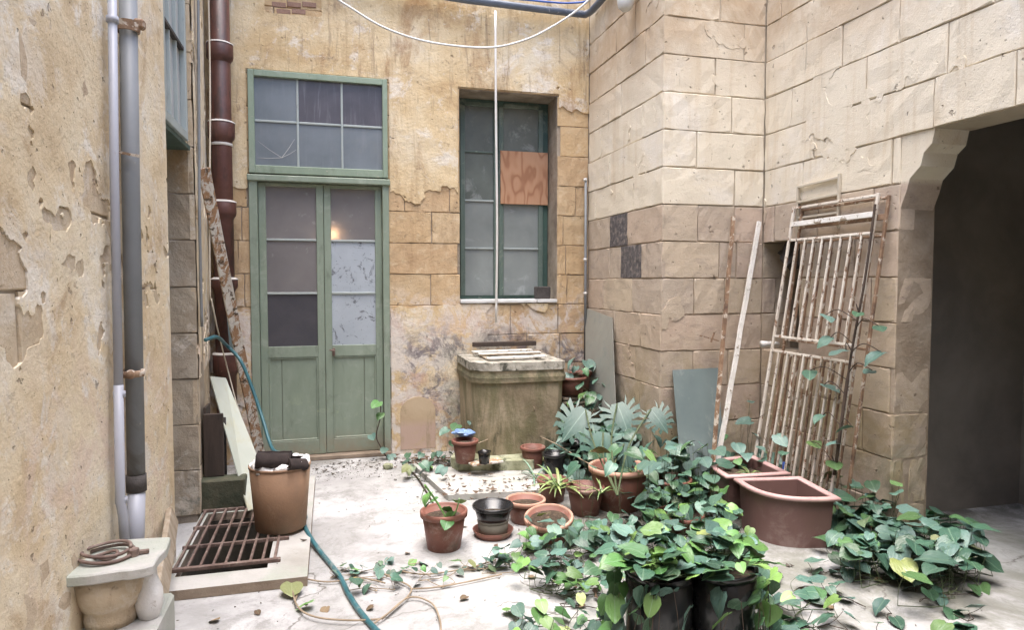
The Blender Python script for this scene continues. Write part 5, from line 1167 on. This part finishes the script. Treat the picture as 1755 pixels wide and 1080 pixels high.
# dark exposed bricks in the upper plaster
for k in range(5):
    a = at(466+78*(k % 3)/3+(8 if k > 2 else 0), 2+12*(k//3), Y=YB); b = at(466+78*(k % 3+1)/3-2+(8 if k > 2 else 0), 13+12*(k//3), Y=YB)
    obj('brick', B((a.x, YB-.006, b.z), (b.x, YB+.02, a.z), .003), 'brick', bw.root)

r2 = bpy.data.objects.new('cloth_fold', roll_.data); COL.objects.link(r2); r2.location = (-.205, 4.0, .462); r2.rotation_euler = (.5, .25, .75); r2.scale = (.55, 1.05, .85)
r2.modifiers.new('thick', 'SOLIDIFY').thickness = .006; tag(r2, 'smaller dark cloth fold drooping beside the thick cloth roll', 'cloth')
# extra growth and debris
creeper('creeper_patch', 'creeper leaves flopped over the rim of the tilted pale-rimmed pot', [tuple(at(x, y, Z=z)) for x, y, z in ((905, 905, .16), (925, 895, .19), (945, 900, .2), (960, 890, .2), (975, 905, .17), (930, 920, .15), (955, 930, .14), (985, 925, .12), (910, 930, .12), (900, 885, .18), (940, 880, .22), (890, 915, .12), (968, 915, .18), (950, 915, .2))], mats=G3, size=(.065, .095), tilt=(-.2, .5), spread=1.4)
creeper('creeper_patch', 'shaded leaves filling the dark gap behind the split-leaf plant', [tuple(at(x, R.uniform(690, 800), Y=5.25)) for x in range(965, 1150, 5)], mats=['leaf'], size=(.08, .12), tilt=(.2, .9), spread=.9)
cable('floor_groove_cable', [at(690, 797, Z=.012), at(712, 815, Z=.012), at(735, 850, Z=.012), at(745, 868, Z=.012)], .006, 'stem_dark', 'short dark cable lying on the floor beside the raised paving', 'cable')
p = at(665, 800, Z=.02); bm = nb(); bmesh.ops.create_icosphere(bm, subdivisions=2, radius=.042, matrix=Matrix.Translation(p) @ Matrix.Diagonal((1, .8, .75, 1)))
for v in bm.verts: v.co += (v.co-p)*.3*fbm(v.co.x*20, v.co.y*20, v.co.z*20, 2)
tag(obj('stone', bm, 'mossy', loc=tuple(p)), 'small round stone on the floor at the corner of the green door', 'stone')
bm = nb()
for k in range(260):
    if k < 130: q = at(R.gauss(735, 22), R.gauss(792, 6), Z=.004)
    elif k < 200: q = at(R.uniform(760, 930), R.gauss(835, 10), Z=.045)
    else: q = at(R.gauss(1000, 60), R.gauss(955, 25), Z=.003)
    flake((q.x, q.y, q.z+R.random()*.02), R.uniform(.02, .06))
tag(obj('leaf_litter', bm, 'litter_brown'), 'drifts of curled brown dead leaves by the wall and the pots', 'litter', kind='stuff')
for x, y, lb in ((375, 1062, 'curled dry leaf on the floor just below the drain slab'), (440, 1046, 'brown dead leaf lying by the front corner of the drain slab'), (560, 1040, 'dead leaf inside the loop of dry runner'), (604, 990, 'small dead leaf touching the garden hose'),
                (640, 1040, 'dry leaf between the hose end and the dry runner'), (700, 948, 'dead leaf near the base of the lone front pot'), (800, 1022, 'lone dry leaf in the open middle of the pale floor'), (905, 988, 'brown leaf under the creeper of the tilted pot'),
                (1000, 1035, 'dry leaf left of the tall black pots'), (1372, 1010, 'dead leaf on the floor in front of the nearer pink-rimmed planter'), (1420, 1042, 'dry leaf among the loose creeper on the pale floor'), (1500, 992, 'dead leaf below the dense doorway creeper')):
    p = at(x, y, Z=.014)
    o = bpy.data.objects.new('dry_leaf', getleaf('pothos', 'leaf_dry')); COL.objects.link(o); o.location = p; o.rotation_euler = (R.uniform(-.2, .2), R.uniform(-.25, .25), R.uniform(0, 6.28)); o.scale = (R.uniform(.035, .05),)*3
    tag(o, lb, 'leaf', 'dry leaves scattered on the floor')
# dark rag in the recess behind the gate
bm = nb(); c = Vector((3.30, 4.28, 1.70))
bmesh.ops.create_icosphere(bm, subdivisions=3, radius=.12, matrix=Matrix.Translation(c) @ Matrix.Diagonal((.7, 1, .7, 1)))
for v in bm.verts: v.co += (v.co-c)*.7*fbm(v.co.x*9, v.co.y*9, v.co.z*9, 4)
tag(obj('black_rag', bm, 'dark_block', loc=tuple(c)), 'black rag stuffed in the top of the wall recess beside the gate', 'rag')
